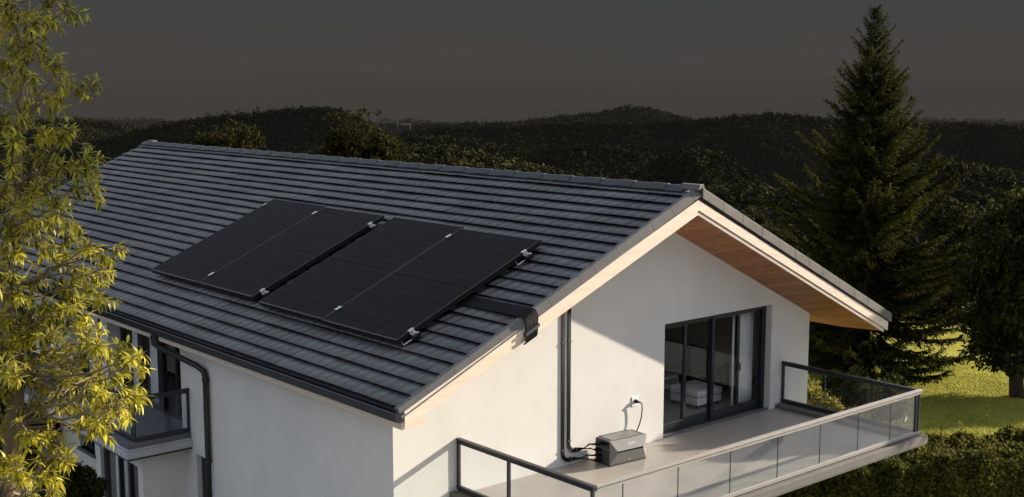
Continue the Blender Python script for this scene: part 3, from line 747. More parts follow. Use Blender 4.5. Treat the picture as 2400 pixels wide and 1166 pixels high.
curtain('curtain', 'pale curtain behind the balcony window pane next to the white pier', (0.53, 11.95), (0.53, 11.1), -0.34, 1.78, 7, .05, 2)
curtain('curtain', 'pale curtain behind the balcony window beside the wide dark mullion', (0.53, 10.95), (0.53, 10.1), -0.34, 1.78, 6, .05, 3)
curtain('curtain', 'grey curtain behind the far upper window left of the pier', (0.53, 14.8), (0.53, 13.75), -0.34, 1.78, 6, .05, 4)
curtain('curtain', 'pale curtain in the ground floor bay window below the small balcony', (-0.7, 10.3), (-0.7, 9.5), -2.9, -1.0, 6, .04, 5)
curtain('curtain', 'grey curtain in the narrow ground floor window beside the drainpipe', (0.32, 7.5), (0.32, 6.75), -2.55, -0.75, 6, .04, 6)

# --- furniture in the gable room
ot = thing('ottoman', 'white square upholstered ottoman on short black feet behind the sliding door', 'ottoman', (9.46, 1.47, -0.02))
o = MB(); o.box(9.05, 9.89, 1.06, 1.90, 0.06, 0.225); part('base', o, M['upholstery'], ot, bevel=0.025)
o = MB(); o.box(9.03, 9.91, 1.04, 1.92, 0.23, 0.40); part('cushion', o, M['upholstery'], ot, bevel=0.06)
for sx in (9.12, 9.82):
    for sy in (1.13, 1.83):
        o = MB(); o.tube([(sx, sy, -0.02), (sx, sy, 0.06)], [.022, .032], 10); part('leg', o, M['cabinet'], ot)
ct = thing('coffee_table', 'low white coffee table with an under shelf, left of the ottoman', 'table', (9.3, 2.9, -0.02))
o = MB(); o.box(8.6, 9.98, 2.45, 3.25, 0.33, 0.40); part('tabletop', o, M['table_white'], ct, bevel=.008)
o = MB(); o.box(8.64, 9.90, 2.50, 3.20, 0.10, 0.13); part('shelf', o, M['table_white'], ct, bevel=.005)
for sx in (8.6, 9.91):
    o = MB(); o.box(sx, sx + .07, 2.45, 3.25, -0.02, 0.33); part('leg', o, M['table_white'], ct, bevel=.005)
tv = thing('television', 'wide black flat television standing on the low black cabinet', 'television', (10.95, 3.1, 0.19))
o = MB(); o.box(10.93, 10.98, 2.22, 3.98, 0.235, 0.90); part('screen', o, M['tv'], tv, bevel=.008)
o = MB(); o.box(10.88, 11.03, 2.75, 3.45, 0.192, 0.21); o.box(10.94, 10.97, 3.0, 3.2, 0.21, 0.235); part('stand', o, M['cabinet'], tv, bevel=.004)
cb = thing('media_cabinet', 'long low black cabinet under the television', 'cabinet', (10.85, 3.1, -0.02))
o = MB(); o.box(10.66, 11.08, 2.12, 4.3, 0.0, 0.17); part('body', o, M['cabinet'], cb, bevel=.006)
o = MB(); o.box(10.64, 11.09, 2.10, 4.32, 0.17, 0.19); part('top', o, M['cabinet'], cb, bevel=.004)
for ya in (2.14, 2.86, 3.58):
    o = MB(); o.box(10.645, 10.66, ya, ya + .69, 0.012, 0.16); part('drawer', o, M['tv'], cb, bevel=.003)
sp = thing('loudspeaker', 'tall black loudspeaker standing at the right end of the television cabinet', 'loudspeaker', (10.95, 1.96, -0.02))
o = MB(); o.box(10.80, 11.08, 1.82, 2.08, -0.02, 0.62); part('body', o, M['cabinet'], sp, bevel=.012)
for z, r_ in ((0.20, .09), (0.42, .07)):
    o = MB(); o.cyl((10.785, 1.95, z), (10.80, 1.95, z), r_, 20); part('driver', o, M['tv'], sp)
st = thing('side_table', 'small black side table with a drawer beside the curtain', 'table', (10.62, 1.05, -0.02))
o = MB(); o.box(10.40, 10.84, 0.85, 1.25, 0.42, 0.46); part('tabletop', o, M['cabinet'], st, bevel=.005)
o = MB(); o.box(10.43, 10.81, 0.88, 1.22, 0.28, 0.42); part('drawer', o, M['cabinet'], st, bevel=.004)
for sx in (10.44, 10.77):
    for sy in (0.89, 1.18):
        o = MB(); o.box(sx, sx + .03, sy, sy + .03, -0.02, 0.28); part('leg', o, M['cabinet'], st)
# ================================================================== SOLAR PANELS
def rp(x, y, h): return np.array([x, y, zN(x)]) + un * h     # a point h above the near roof plane
def roof_block(mb, x0, x1, y0, y1, h0, h1):
    mb.hexa([rp(x0, y0, h0), rp(x1, y0, h0), rp(x1, y1, h0), rp(x0, y1, h0), rp(x0, y0, h1), rp(x1, y0, h1), rp(x1, y1, h1), rp(x0, y1, h1)])

def solar_panel(label, xa, xb, ya, yb):
    base = rp((xa + xb) / 2, (ya + yb) / 2, 0.06)
    r = thing('solar_panel', label, 'solar panel', base, 'black solar panels on the tiled roof')
    H0, H1 = 0.075, 0.165
    f = MB(); t = 0.028
    roof_block(f, xa, xb, ya, ya + t, H1 - .035, H1); roof_block(f, xa, xb, yb - t, yb, H1 - .035, H1)
    roof_block(f, xa, xa + t, ya + t, yb - t, H1 - .035, H1); roof_block(f, xb - t, xb, ya + t, yb - t, H1 - .035, H1)
    g = .012                                              # recessed groove and lower flange
    roof_block(f, xa + g, xb - g, ya + g, ya + t, H0 + .02, H1 - .036); roof_block(f, xa + g, xb - g, yb - t, yb - g, H0 + .02, H1 - .036)
    roof_block(f, xa + g, xa + t, ya + t, yb - t, H0 + .02, H1 - .036); roof_block(f, xb - t, xb - g, ya + t, yb - t, H0 + .02, H1 - .036)
    roof_block(f, xa, xb, ya, ya + t, H0, H0 + .019); roof_block(f, xa, xb, yb - t, yb, H0, H0 + .019)
    roof_block(f, xa, xa + t, ya + t, yb - t, H0, H0 + .019); roof_block(f, xb - t, xb, ya + t, yb - t, H0, H0 + .019)
    part('frame', f, M['pframe'], r, bevel=0.002)
    for ea in (ya + .001, yb - .008):
        e_ = MB(); roof_block(e_, xa + .001, xb - .001, ea, ea + .007, H1 + .0005, H1 + .003); part('frame_edge', e_, M['pedge'], r)
    c_ = MB(); roof_block(c_, xa + t + .001, xb - t - .001, ya + t + .001, yb - t - .001, H1 - .03, H1 - .004)
    o = part('cells', c_, M['cells'], r)
    me = o.data; uv = me.uv_layers.new(name='UVMap'); loc = np.array(r.location)
    for p in me.polygons:
        for li in p.loop_indices:
            v = np.array(me.vertices[me.loops[li].vertex_index].co) + loc
            uv.data[li].uv = ((v[1] - ya - t) / (yb - ya - 2 * t), (v[0] + SN * (v[2] - zN(v[0])) - xa - t) / (xb - xa - 2 * t))
    return r
solar_panel('black solar panel nearest the gable, at the right end of the row', 0.640, 4.030, 0.680, 3.160)
solar_panel('black solar panel second from the gable, beside the gap in the row', 0.660, 4.100, 3.180, 5.650)
solar_panel('black solar panel third from the gable, across the gap', 0.745, 4.105, 6.070, 8.550)
solar_panel('black solar panel farthest from the gable, at the left end of the row', 0.745, 4.150, 8.570, 11.060)

def mid_clamp(x, y, label):
    r = thing('panel_clamp', label, 'clamp', rp(x, y, .165), 'silver clamps in the panel seams')
    o = MB(); roof_block(o, x - .06, x + .06, y - .045, y + .045, .169, .180); part('plate', o, M['silver'], r, bevel=.002)
    o = MB(); o.cyl(rp(x, y, .180), rp(x, y, .194), .016, 6); part('bolt', o, M['silver'], r)
    o = MB(); roof_block(o, x - .03, x + .03, y - .008, y + .008, .05, .168); part('stem', o, M['cabinet'], r)
mid_clamp(3.71, 3.17, 'silver clamp high on the seam between the two panels nearest the gable')
mid_clamp(1.03, 3.17, 'silver clamp low on the seam between the two panels nearest the gable')
mid_clamp(3.81, 8.56, 'silver clamp high on the seam between the two panels away from the gable')
mid_clamp(1.08, 8.56, 'silver clamp low on the seam between the two panels away from the gable')

def edge_hook(x, y, s, label, foot=True):
    """end clamp and roof hook on a panel's outer edge at y; s = outward direction along the ridge"""
    r = thing('roof_hook', label, 'roof hook', rp(x, y + s * .08, .0), 'roof hooks clamping the panel edges')
    def blk(name, m, x0, x1, a, b, h0, h1, bev=.003):
        q = MB(); ya, yb = sorted((y + s * a, y + s * b)); roof_block(q, x0, x1, ya, yb, h0, h1); return part(name, q, m, r, bevel=bev)
    blk('clamp_plate', M['silver'], x - .055, x + .055, -.045, .010, .169, .181)
    blk('clamp_web', M['silver'], x - .055, x + .055, .004, .018, .11, .169)
    blk('clamp_foot', M['silver'], x - .055, x + .055, .018, .075, .108, .120)
    q = MB(); q.cyl(rp(x, y + s * .045, .12), rp(x, y + s * .045, .145), .018, 6); part('bolt', q, M['silver'], r)
    blk('rail_block', M['cabinet'], x - .075, x + .075, -.10, .135, .035, .107)
    blk('rail_cap', M['silver'], x + .02, x + .06, .02, .13, .1075, .114, .001)
    if foot:
        q = MB(); q.tube([rp(x - .03, y + s * .05, .033), rp(x - .22, y + s * .02, .022), rp(x - .25, y + s * .02, .03), rp(x - .25, y + s * .02, .10)], .014, 8)
        part('hook_strap', q, M['silver'], r)
    return r
edge_hook(3.60, 0.678, -1, 'roof hook with silver clamp high on the gable side edge of the panels')
edge_hook(0.96, 0.678, -1, 'roof hook with silver clamp low on the gable side edge of the panels')
edge_hook(3.73, 6.068, -1, 'roof hook with silver clamp at the upper end of the gap between the panel pairs', False)
edge_hook(1.00, 6.068, -1, 'roof hook with silver clamp at the lower end of the gap between the panel pairs', False)
edge_hook(3.85, 11.062, 1, 'roof hook high on the outer edge of the panel farthest from the gable', False)

# ================================================================== CABLES
cbn = thing('cable_bundle', 'flat band of black cables running from under the panels over the roof verge', 'cables', rp(2.17, -0.5, 0))
NC = 9
for i in range(NC):
    x = 2.03 + i * .0310
    xb_ = x - .03
    zz = zN(x)
    pth = [rp(x, 1.4, .016), rp(x, 0.6, .016), rp(x, -0.2, .018), rp(x, -0.86, .026), rp(x - .001, -0.98, .042), np.array([x - .004, -1.07, zz + .01]),
           np.array([x - .008, -1.132, zz - .07]), np.array([xb_, -1.145, zz - .26]), np.array([xb_ - .004, -1.143, 2.88 + .013 * i]), np.array([xb_ - .008, -1.125, 2.845 + .013 * i]), np.array([xb_ - .012, -1.09, 2.83 + .013 * i])]
    o = MB(); o.tube(pth, .0138, 8); part('cable', o, M['cable'], cbn, smooth=True)
o = MB(); o.hexa([(1.965, -1.175, 2.975), (2.285, -1.175, 3.115), (2.285, -1.105, 3.115), (1.965, -1.105, 2.975), (1.965, -1.175, 3.03), (2.285, -1.175, 3.17), (2.285, -1.105, 3.17), (1.965, -1.105, 3.03)])
part('clip', o, M['tie'], cbn, bevel=.005)

def cable_run(label, x, ztop, zb, rb, x2, conns, ties):
    r = thing('cable_run', label, 'cables', (x, 0, zb), 'black cable runs down the gable wall')
    for i in range(4):
        off = (i - 1.5) * .0195
        rr = rb - off                                     # radius of this cable in the bend
        xs = x + off; cx, cz = x + rb, zb + rb
        pth = [(xs, -.020, ztop), (xs, -.020, cz + .5), (xs, -.020, cz)]
        for k in range(1, 7):
            a = pi + k * (pi / 2) / 6
            pth.append((cx + rr * cos(a), -.020 - .012 * k / 6, cz + rr * sin(a)))
        ez = cz - rr
        tx, ty, tz = conns[i]
        pth += [(x2, -.04, ez), (x2 + (tx - x2) * .3, -.06 + ty * .15, ez + (tz - ez) * .25), (x2 + (tx - x2) * .62, ty * .7, ez + (tz - ez) * .8 + .02), (tx - .06, ty, tz), (tx, ty, tz)]
        o = MB(); o.tube(pth, .0108, 8); part('cable', o, M['cable'], r, smooth=True)
    for (tx, tz, vert) in ties:
        o = MB()
        if vert: o.box(tx - .045, tx + .045, -.040, -.001, tz - .020, tz + .020)
        else: o.box(tx - .020, tx + .020, -.058, -.001, tz - .045, tz + .045)
        part('cable_tie', o, M['tie'], r, bevel=.004)
    return r
BX0 = 4.60
cable_run('left run of black cables clipped down the gable wall to the power station', 3.907, 3.05, 0.105, .15, 4.16,
          [(BX0 - .10, -.30, .185), (BX0 - .10, -.33, .175), (BX0 - .10, -.36, .085), (BX0 - .10, -.39, .075)], [(3.907, 2.40, 1), (3.907, .31, 1), (4.10, .105, 0)])
cable_run('right run of black cables clipped down the gable wall to the power station', 4.062, 3.10, 0.265, .15, 4.31,
          [(BX0 - .10, -.30, .405), (BX0 - .10, -.33, .395), (BX0 - .10, -.36, .295), (BX0 - .10, -.39, .285)], [(4.062, 2.42, 1), (4.062, .475, 1), (4.25, .265, 0)])

# ================================================================== POWER STATION
BW, BDP, BH = 0.93, 0.43, 0.50
ps = thing('power_station', 'grey faceted battery box with a dark front slot, on the balcony floor', 'battery box', (BX0, -0.20, 0.0), rz=radians(-4.5))
def P_(name, mb, m, bevel=.004, smooth=False): return part(name, mb, m, ps, bevel=bevel, local=True, smooth=smooth)
# local frame: x along the wall, y towards the wall (0 at the back, -BDP at the front), z up
b = MB(); b.box(0, BW, -BDP, 0, .025, BH - .03); P_('body', b, M['box_body'], .006)
b = MB(); b.box(0.01, BW - .01, -BDP - .01, -.01, 0.0, .024); P_('foot', b, M['box_dark'], .004)
zs = .275; y0, y1 = -BDP - .001, -BDP - .075; ax, bx = .135, BW - .135
fr_ = MB()
c = [(0, y0, .03), (BW, y0, .03), (BW, y0, BH), (0, y0, BH)]
s_ = [(ax, y1, zs - .022), (bx, y1, zs - .022), (bx, y1, zs + .022), (ax, y1, zs + .022)]
bk = [(0, y0 + .03, .03), (BW, y0 + .03, .03), (BW, y0 + .03, BH), (0, y0 + .03, BH)]
si = [(ax, y1 + .05, zs - .022), (bx, y1 + .05, zs - .022), (bx, y1 + .05, zs + .022), (ax, y1 + .05, zs + .022)]
fr_.add(c + s_ + bk + si, [(0, 1, 5, 4), (1, 2, 6, 5), (2, 3, 7, 6), (3, 0, 4, 7), (0, 8, 9, 1), (1, 9, 10, 2), (2, 10, 11, 3), (3, 11, 8, 0), (4, 5, 13, 12), (5, 6, 14, 13), (6, 7, 15, 14), (7, 4, 12, 15), (8, 11, 10, 9)])
P_('front_panel', fr_, M['box_front'], 0)
b = MB(); b.box(ax + .002, bx - .002, y1 + .035, y1 + .045, zs - .021, zs + .021); so_ = P_('slot', b, M['box_dark'], 0)
b = MB(); b.box(ax + .03, bx - .03, y1 + .022, y1 + .034, zs - .006, zs + .010); part('light_bar', b, M['glow'], so_, local=True)
b = MB(); b.box(.085, BW - .085, -BDP + .0, -.045, BH - .03, BH); P_('top_panel', b, M['box_front'], .005)
for xa, xb in ((.004, .080), (BW - .080, BW - .004)):
    b = MB(); b.box(xa, xb, -BDP + .012, -.012, BH - .03, BH - .008); P_('side_handle', b, M['box_dark'], .006)
b = MB(); b.box(.085, BW - .16, -.040, .02, BH - .03, BH - .006); P_('rear_rail', b, M['box_dark'], .004)
b = MB(); b.box(BW - .155, BW - .085, -.040, .012, BH - .03, BH); P_('rear_corner', b, M['box_front'], .004)
b = MB(); b.box(-.006, 0, -BDP + .02, -.02, BH - .11, BH - .035); P_('grip_recess', b, M['tv'], .002)
b = MB(); b.box(-.008, 0, -BDP + .015, -.015, BH - .185, BH - .175); P_('side_ridge', b, M['box_front'], .001)
for z in (.40, .29, .18, .08):
    b = MB(); b.box(-.085, 0.0, -.20, -.09, z - .026, z + .026); b.box(-.125, -.085, -.185, -.105, z - .018, z + .018); P_('connector', b, M['cable'], .006)
# lettering too small to read in the photo: rows of small strokes where it stands
def letters(name, m, n, size, place, seed):
    rng = random.Random(seed); b = MB()
    for i in range(n):
        u0 = i * size * .82
        strokes = rng.sample([(0, 0, .14, 1), (.46, 0, .14, 1), (0, .86, .6, .14), (0, .43, .6, .14), (0, 0, .6, .14)], 3)
        for (u, v, du, dv) in strokes:
            q = [(u0 + u * size, v * size), (u0 + (u + du) * size, v * size), (u0 + (u + du) * size, (v + dv) * size), (u0 + u * size, (v + dv) * size)]
            a = [place(uu, vv, 0.0006) for uu, vv in q]; t = [place(uu, vv, 0.0016) for uu, vv in q]
            b.hexa(a + t)
    return P_(name, b, m, 0)
def top_place(u, v, h): return (.36 + u, -.27 + v, BH + h)
letters('top_lettering', M['mark_dark'], 6, .042, top_place, 2)
n_up = np.cross(np.array([1.0, 0, 0]), norm(np.array([0, y0 - y1, BH - zs - .022]))); n_up = n_up if n_up[1] < 0 else -n_up
def up_place(u, v, h):
    t = (v + .075) / (BH - zs - .022); return tuple(np.array([.44 + u, y1 + (y0 - y1) * t, zs + .022 + v + .075]) + n_up * h)
letters('front_lettering', M['mark'], 5, .040, up_place, 5)
n_lo = np.array([0, -1.0, -.3]); n_lo /= np.linalg.norm(n_lo)
def lo_place(u, v, h):
    t = (v + .035) / (zs - .022 - .03); return tuple(np.array([.46 + u, y0 + (y1 - y0) * t, .03 + v + .035]) + n_lo * h)
letters('lower_lettering', M['mark'], 3, .026, lo_place, 8)

so_k = thing('wall_socket', 'white square wall socket on the gable wall above the battery box', 'wall socket', (5.885, 0, .94))
b = MB(); b.box(5.80, 5.97, -.016, -.001, .84, 1.04); part('plate', b, M['white'], so_k, bevel=.006)
b = MB(); b.cyl((5.885, -.0165, .945), (5.885, -.022, .945), .052, 20); part('outlet_face', b, M['white'], so_k)
def to_ps(mb):                                           # world points -> the power station's own frame
    a = -ps.rotation_euler[2]; L_ = np.array(ps.location)
    mb.v = [(cos(a) * (x - L_[0]) - sin(a) * (y - L_[1]), sin(a) * (x - L_[0]) + cos(a) * (y - L_[1]), z - L_[2]) for x, y, z in mb.v]; return mb
b = MB(); b.tube([(5.94, -.10, .93), (5.985, -.105, .90), (6.0, -.105, .80), (5.99, -.10, .62), (5.93, -.10, .47), (5.82, -.12, .34), (5.70, -.13, .20), (5.58, -.15, .14)], .012, 8); pco = P_('power_cord', to_ps(b), M['cable'], 0, True)
b = MB(); b.tube([(5.885, -.023, .945), (5.885, -.06, .945), (5.90, -.09, .94), (5.94, -.10, .93)], [.042, .040, .026, .016], 12); part('plug', to_ps(b), M['cable'], pco, smooth=True, local=True)
# ================================================================== GROUND
def ground_z(x, y):
    """lawn plateau round the house, falling away to the valley"""
    dx, dy = x - 9.0, y - 2.0
    # the plateau reaches farther towards the lawn side than elsewhere
    a = np.arctan2(dy, dx); r = np.hypot(dx, dy)
    edge = 23.5 + 3.0 * np.cos(a - 0.1) + 1.2 * np.sin(3 * a + 1)
    s = np.clip((r - edge) / 6.0, 0, None)
    fall = np.where(s < 1, 0.5 * s * s * 3.2, 3.2 * (s - .5))
    z = GZ - np.minimum(fall, 90.0 + 0.045 * np.maximum(r - 200, 0)) + 0.10 * vnoise(x * .18, y * .18, 5) + 0.03 * vnoise(x * .9, y * .9, 6)
    return np.where(r < 17, np.minimum(z, GZ - 0.0) * 0 + GZ + (z - GZ) * np.clip((r - 9) / 8, 0, 1), z)
rings = np.concatenate([np.linspace(0, 60, 90), np.geomspace(62, 9000, 50)])
NA = 220
ang = np.linspace(0, 2 * pi, NA, endpoint=False)
RR, AA = np.meshgrid(rings[1:], ang, indexing='ij')
gx = 9 + RR * np.cos(AA); gy = 2 + RR * np.sin(AA); gz = np.maximum(ground_z(gx, gy), -700)
V = np.concatenate([[[9, 2, GZ]], np.stack([gx, gy, gz], -1).reshape(-1, 3)])
T = [(0, 1 + k, 1 + (k + 1) % NA) for k in range(NA)]
nr = len(rings) - 1
i0 = (np.arange(nr - 1)[:, None] * NA + np.arange(NA)[None] + 1); i1 = (np.arange(nr - 1)[:, None] * NA + (np.arange(NA)[None] + 1) % NA + 1)
T = np.concatenate([np.array(T), np.stack([i0, i0 + NA, i1 + NA], -1).reshape(-1, 3), np.stack([i0, i1 + NA, i1], -1).reshape(-1, 3)])
def ground_mat():
    m = M['lawn'].copy(); nt = m.node_tree; b = nt.nodes['Principled BSDF']
    src = b.inputs['Base Color'].links[0].from_socket
    a = nt.nodes.new('ShaderNodeAttribute'); a.attribute_name = 'tint'
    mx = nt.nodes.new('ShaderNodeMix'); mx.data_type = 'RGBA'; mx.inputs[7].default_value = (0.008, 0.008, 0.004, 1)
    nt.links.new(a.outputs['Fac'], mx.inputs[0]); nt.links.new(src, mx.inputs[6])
    a2 = nt.nodes.new('ShaderNodeAttribute'); a2.attribute_name = 'bounce_ground'
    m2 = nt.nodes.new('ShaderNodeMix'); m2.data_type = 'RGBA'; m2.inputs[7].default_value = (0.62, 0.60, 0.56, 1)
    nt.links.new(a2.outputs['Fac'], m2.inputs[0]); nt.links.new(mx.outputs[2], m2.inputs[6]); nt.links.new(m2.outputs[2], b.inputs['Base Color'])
    return m
dark_ground = np.clip((GZ - 0.9 - V[:, 2]) / 1.0, 0, 1)                     # below the lawn's brow the ground is woodland floor
bounce_ground = np.clip((-4.5 - V[:, 1]) / .3, 0, 1) * np.clip((25 - V[:, 0]) / .3, 0, 1)             # unseen pale ground added to bounce light onto the gable
dark_ground = np.maximum(dark_ground, np.clip((-4.5 - V[:, 1]) / .3, 0, 1) * (V[:, 0] >= 25))                # unseen ground darkened to keep bright reflections out of the door glass
bounce_ground = np.maximum(bounce_ground, np.clip((-1.6 - V[:, 0]) / .3, 0, 1)) * (dark_ground <= 0)  # same added pale ground, bouncing light onto the near wall
g = trimesh('ground', V, T, ground_mat(), None, dark_ground, smooth=True)
pa = g.data.attributes.new('bounce_ground', 'FLOAT', 'POINT'); pa.data.foreach_set('value', bounce_ground.astype(np.float32))
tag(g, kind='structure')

# grass blades over the visible part of the lawn
n = 120000
px = RNG.uniform(1860, 2480, n); py = 1 / RNG.uniform(1 / 1200, 1 / 850, n)
d = FW[None] + RT[None] * ((px - 1200) / CAM_F)[:, None] + UP[None] * ((583 - py) / CAM_F)[:, None]
Pg = CAM_P + d * ((GZ - CAM_P[2]) / d[:, 2])[:, None]
Pg += RNG.normal(0, .25, (n, 3)); Pg[:, 2] = ground_z(Pg[:, 0], Pg[:, 1]) - .01
ok = (Pg[:, 0] > 13.2) & (Pg[:, 2] > GZ - 0.9); Pg = Pg[ok]; n = len(Pg)
c = Cloud()
tuft = vnoise(Pg[:, 0] * 1.3, Pg[:, 1] * 1.3, 3) * .5 + .5
c.leaves(Pg, norm(np.array([0, 0, 1.0]) + RNG.normal(0, .45, (n, 3)) * np.array([1, 1, .2])), rand_dir(n), RNG.uniform(.04, .09, n) * (.7 + .6 * tuft), 0.024, 'far',
         np.clip(.25 + .5 * tuft + RNG.normal(0, .15, n), 0, 1), .2)
gr = c.build('grass', M['blade']); tag(gr, 'short sunlit grass blades covering the lawn', 'grass', kind='stuff')

# ================================================================== HILLS AND WOODS
def at_h(px, py, r):
    """arrays: the point in direction (px,py) at horizontal depth r"""
    a = (px - 1200) / CAM_F; b = (583 - py) / CAM_F
    d = FW[None] + RT[None] * a[:, None] + UP[None] * b[:, None]
    return CAM_P + d * (r / (d @ FH))[:, None]

def hill(name, crest, D, front, drop, ntree, rad, seed, m, spur=0.35, fac=14, conifer=0.1, px0=-250, px1=2650, back=0.5, tmean=.45):
    cx = np.array([q[0] for q in crest], float); cy = np.array([q[1] for q in crest], float)
    def surf(px, s):
        """s = 0 at the crest, 1 at the front foot, negative behind"""
        cyv = np.interp(px, cx, cy)
        r = np.where(s >= 0, D * (1 - front * s), D * (1 - back * s))
        P = at_h(px, cyv, np.full_like(px, D)); z = P[:, 2] - rad * 1.6
        a = (px - 1200) / CAM_F
        Q = CAM_P + FH[None] * r[:, None] + RT[None] * (a * r)[:, None]
        fl = np.where(s >= 0, np.abs(s) ** 1.7, np.abs(s))
        z = z - drop * fl
        nz = vnoise(px / 190 + 3 * s + seed * 7.1, s * 2.2 + seed, seed) + .5 * vnoise(px / 70 - 2.5 * s, s * 5, seed + 1)
        z = z + drop * spur * .7 * (nz - 1.0) * np.clip(s * 2.2, 0, 1) * np.clip(1.6 - np.abs(s), 0, 1)
        Q[:, 2] = z
        return Q
    gpx = np.linspace(px0, px1, 380); gs = np.concatenate([np.linspace(-1, 0, 12)[:-1], np.linspace(0, 1.15, 80)])
    A, B = np.meshgrid(gpx, gs, indexing='ij'); V = surf(A.ravel(), B.ravel())
    ns = len(gs); i = (np.arange(len(gpx) - 1)[:, None] * ns + np.arange(ns - 1)[None]).ravel()
    T = np.concatenate([np.stack([i, i + ns, i + ns + 1], -1), np.stack([i, i + ns + 1, i + 1], -1)])
    h = trimesh(name, V, T, M['hill'], None, None, smooth=True); tag(h, kind='structure')
    rng = np.random.default_rng(seed)
    tx = rng.uniform(px0, px1, ntree); ts = rng.uniform(-0.08, 1.1, ntree); k = int(ntree * .15); ts[:k] = rng.uniform(-.03, .03, k)
    P = surf(tx, ts)
    R = rad * np.clip(np.exp(rng.normal(0, .33, ntree)), .45, 2.0); con = rng.random(ntree) < conifer
    H = np.where(con, 1.7, rng.uniform(.85, 1.15, ntree)) * R; Rx = np.where(con, .55, 1.0) * R
    C0 = P + np.array([0, 0, 1]) * (H * .55)[:, None]
    tt_ = np.clip(tmean + rng.normal(0, .15, ntree) + .3 * vnoise(tx / 60, ts * 7, seed + 9), 0, 1)
    c = Cloud()
    dirs = rand_dir(ntree * fac, rng); dirs[:, 2] = np.abs(dirs[:, 2]) * 1.0 - .15 * rng.random(ntree * fac)
    dirs = norm(dirs); idx = np.repeat(np.arange(ntree), fac)
    rr = rng.uniform(.75, 1.12, len(idx))
    taper = np.where(con[idx], np.clip(1.25 - dirs[:, 2] * 1.1, .1, 1.2), 1.0)
    pos = C0[idx] + dirs * rr[:, None] * np.stack([Rx[idx] * taper, Rx[idx] * taper, H[idx]], -1)
    nrm = norm(dirs + np.array([0, 0, .3]) + rng.normal(0, .12, (len(idx), 3)))
    t1 = norm(np.cross(nrm, rand_dir(len(idx), rng))); sz = R[idx] * (1.9 / math.sqrt(fac)) * rng.uniform(.8, 1.4, len(idx)) * np.where(con[idx], .65, 1)
    c.leaves(pos - t1 * (sz * .5)[:, None], t1, nrm, sz, sz * .95, 'far', np.clip(tt_[idx] + rng.normal(0, .06, len(idx)), 0, 1), .08)
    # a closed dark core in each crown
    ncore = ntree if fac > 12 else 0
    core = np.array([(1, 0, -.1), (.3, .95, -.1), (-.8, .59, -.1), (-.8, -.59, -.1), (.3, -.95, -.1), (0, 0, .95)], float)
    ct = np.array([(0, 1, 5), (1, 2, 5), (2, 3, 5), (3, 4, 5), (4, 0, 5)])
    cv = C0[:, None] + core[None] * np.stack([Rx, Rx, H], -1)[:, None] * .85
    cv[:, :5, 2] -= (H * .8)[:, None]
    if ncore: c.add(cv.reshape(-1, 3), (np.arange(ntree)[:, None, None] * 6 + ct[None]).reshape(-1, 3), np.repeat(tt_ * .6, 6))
    f = c.build('forest', m)
    return h, f

FORESTS = []
def woods(label, *a, **k):
    h, f = hill(*a, **k); tag(f, label, 'forest', kind='stuff'); return f
woods('pale blue woods on the farthest ridges at the horizon', 'far_hills', [(-250, 285), (60, 276), (200, 277), (370, 278), (520, 290), (860, 288), (900, 281), (950, 278), (1000, 282), (1080, 290), (1500, 300), (2000, 292), (2140, 276), (2300, 281), (2420, 284), (2650, 290)], 7000, .3, 120, 6000, 7, 21, M['forest'], fac=6, conifer=0)
woods('woods on the sunlit rounded hill behind the left foreground tree', 'left_hill', [(-250, 300), (60, 290), (150, 277), (230, 281), (300, 292), (380, 325), (500, 400), (700, 500)], 2000, .3, 150, 9000, 3.2, 22, M['forest'], px1=720, fac=7, spur=.4, tmean=.6)
woods('woods on the peaked central ridge on the skyline', 'central_hills', [(700, 330), (860, 300), (950, 295), (1060, 291), (1200, 287), (1300, 276), (1400, 264), (1470, 250), (1540, 258), (1620, 281), (1700, 300), (1900, 330), (2100, 400)], 2900, .25, 200, 14000, 4.2, 23, M['forest'], fac=7, spur=.3, px0=680, px1=2100)
woods('woods on the big dark ridge rising behind the roof on the left', 'dark_ridge', [(-250, 480), (60, 400), (140, 365), (220, 330), (320, 308), (430, 283), (520, 272), (620, 262), (700, 254), (770, 252), (815, 262), (860, 285), (920, 330), (1010, 380), (1200, 450)], 1500, .15, 170, 18000, 2.5, 24, M['forest'], fac=7, spur=.25, px0=-250, px1=1180, tmean=.4, conifer=.12)
woods('woods on the dark ridge behind the tall spruce', 'right_ridge', [(880, 330), (960, 308), (1080, 298), (1200, 291), (1330, 288), (1450, 288), (1600, 284), (1700, 276), (1800, 268), (1900, 275), (2000, 285), (2150, 290), (2260, 290), (2400, 299), (2650, 310)], 1750, .13, 170, 20000, 2.9, 25, M['forest'], fac=7, spur=.25, px0=880, tmean=.4, conifer=.12)
woods('woods on the long lit shoulder below the central ridge', 'shoulder_hill', [(700, 360), (880, 332), (960, 318), (1050, 320), (1130, 333), (1200, 345), (1260, 355), (1330, 382), (1400, 425), (1500, 480)], 1300, .16, 110, 7500, 2.3, 26, M['forest'], px0=700, px1=1500, fac=8, spur=.3, conifer=.03, tmean=.6)
woods('woods on the rounded middle knoll in the valley', 'middle_knoll', [(1130, 430), (1190, 395), (1250, 357), (1310, 343), (1380, 341), (1440, 345), (1500, 356), (1560, 378), (1620, 420), (1690, 470)], 1150, .16, 100, 6000, 2.1, 30, M['forest'], px0=1130, px1=1690, fac=8, spur=.25, conifer=.03, tmean=.65)
woods('woods on the round knoll just left of the roof gable', 'near_knoll', [(1400, 460), (1480, 412), (1540, 376), (1600, 358), (1650, 353), (1690, 360), (1720, 378), (1745, 400), (1790, 430), (1850, 455), (1950, 500)], 900, .16, 90, 6500, 1.8, 31, M['forest'], px0=1400, px1=1950, fac=8, spur=.25, conifer=.03, tmean=.6)
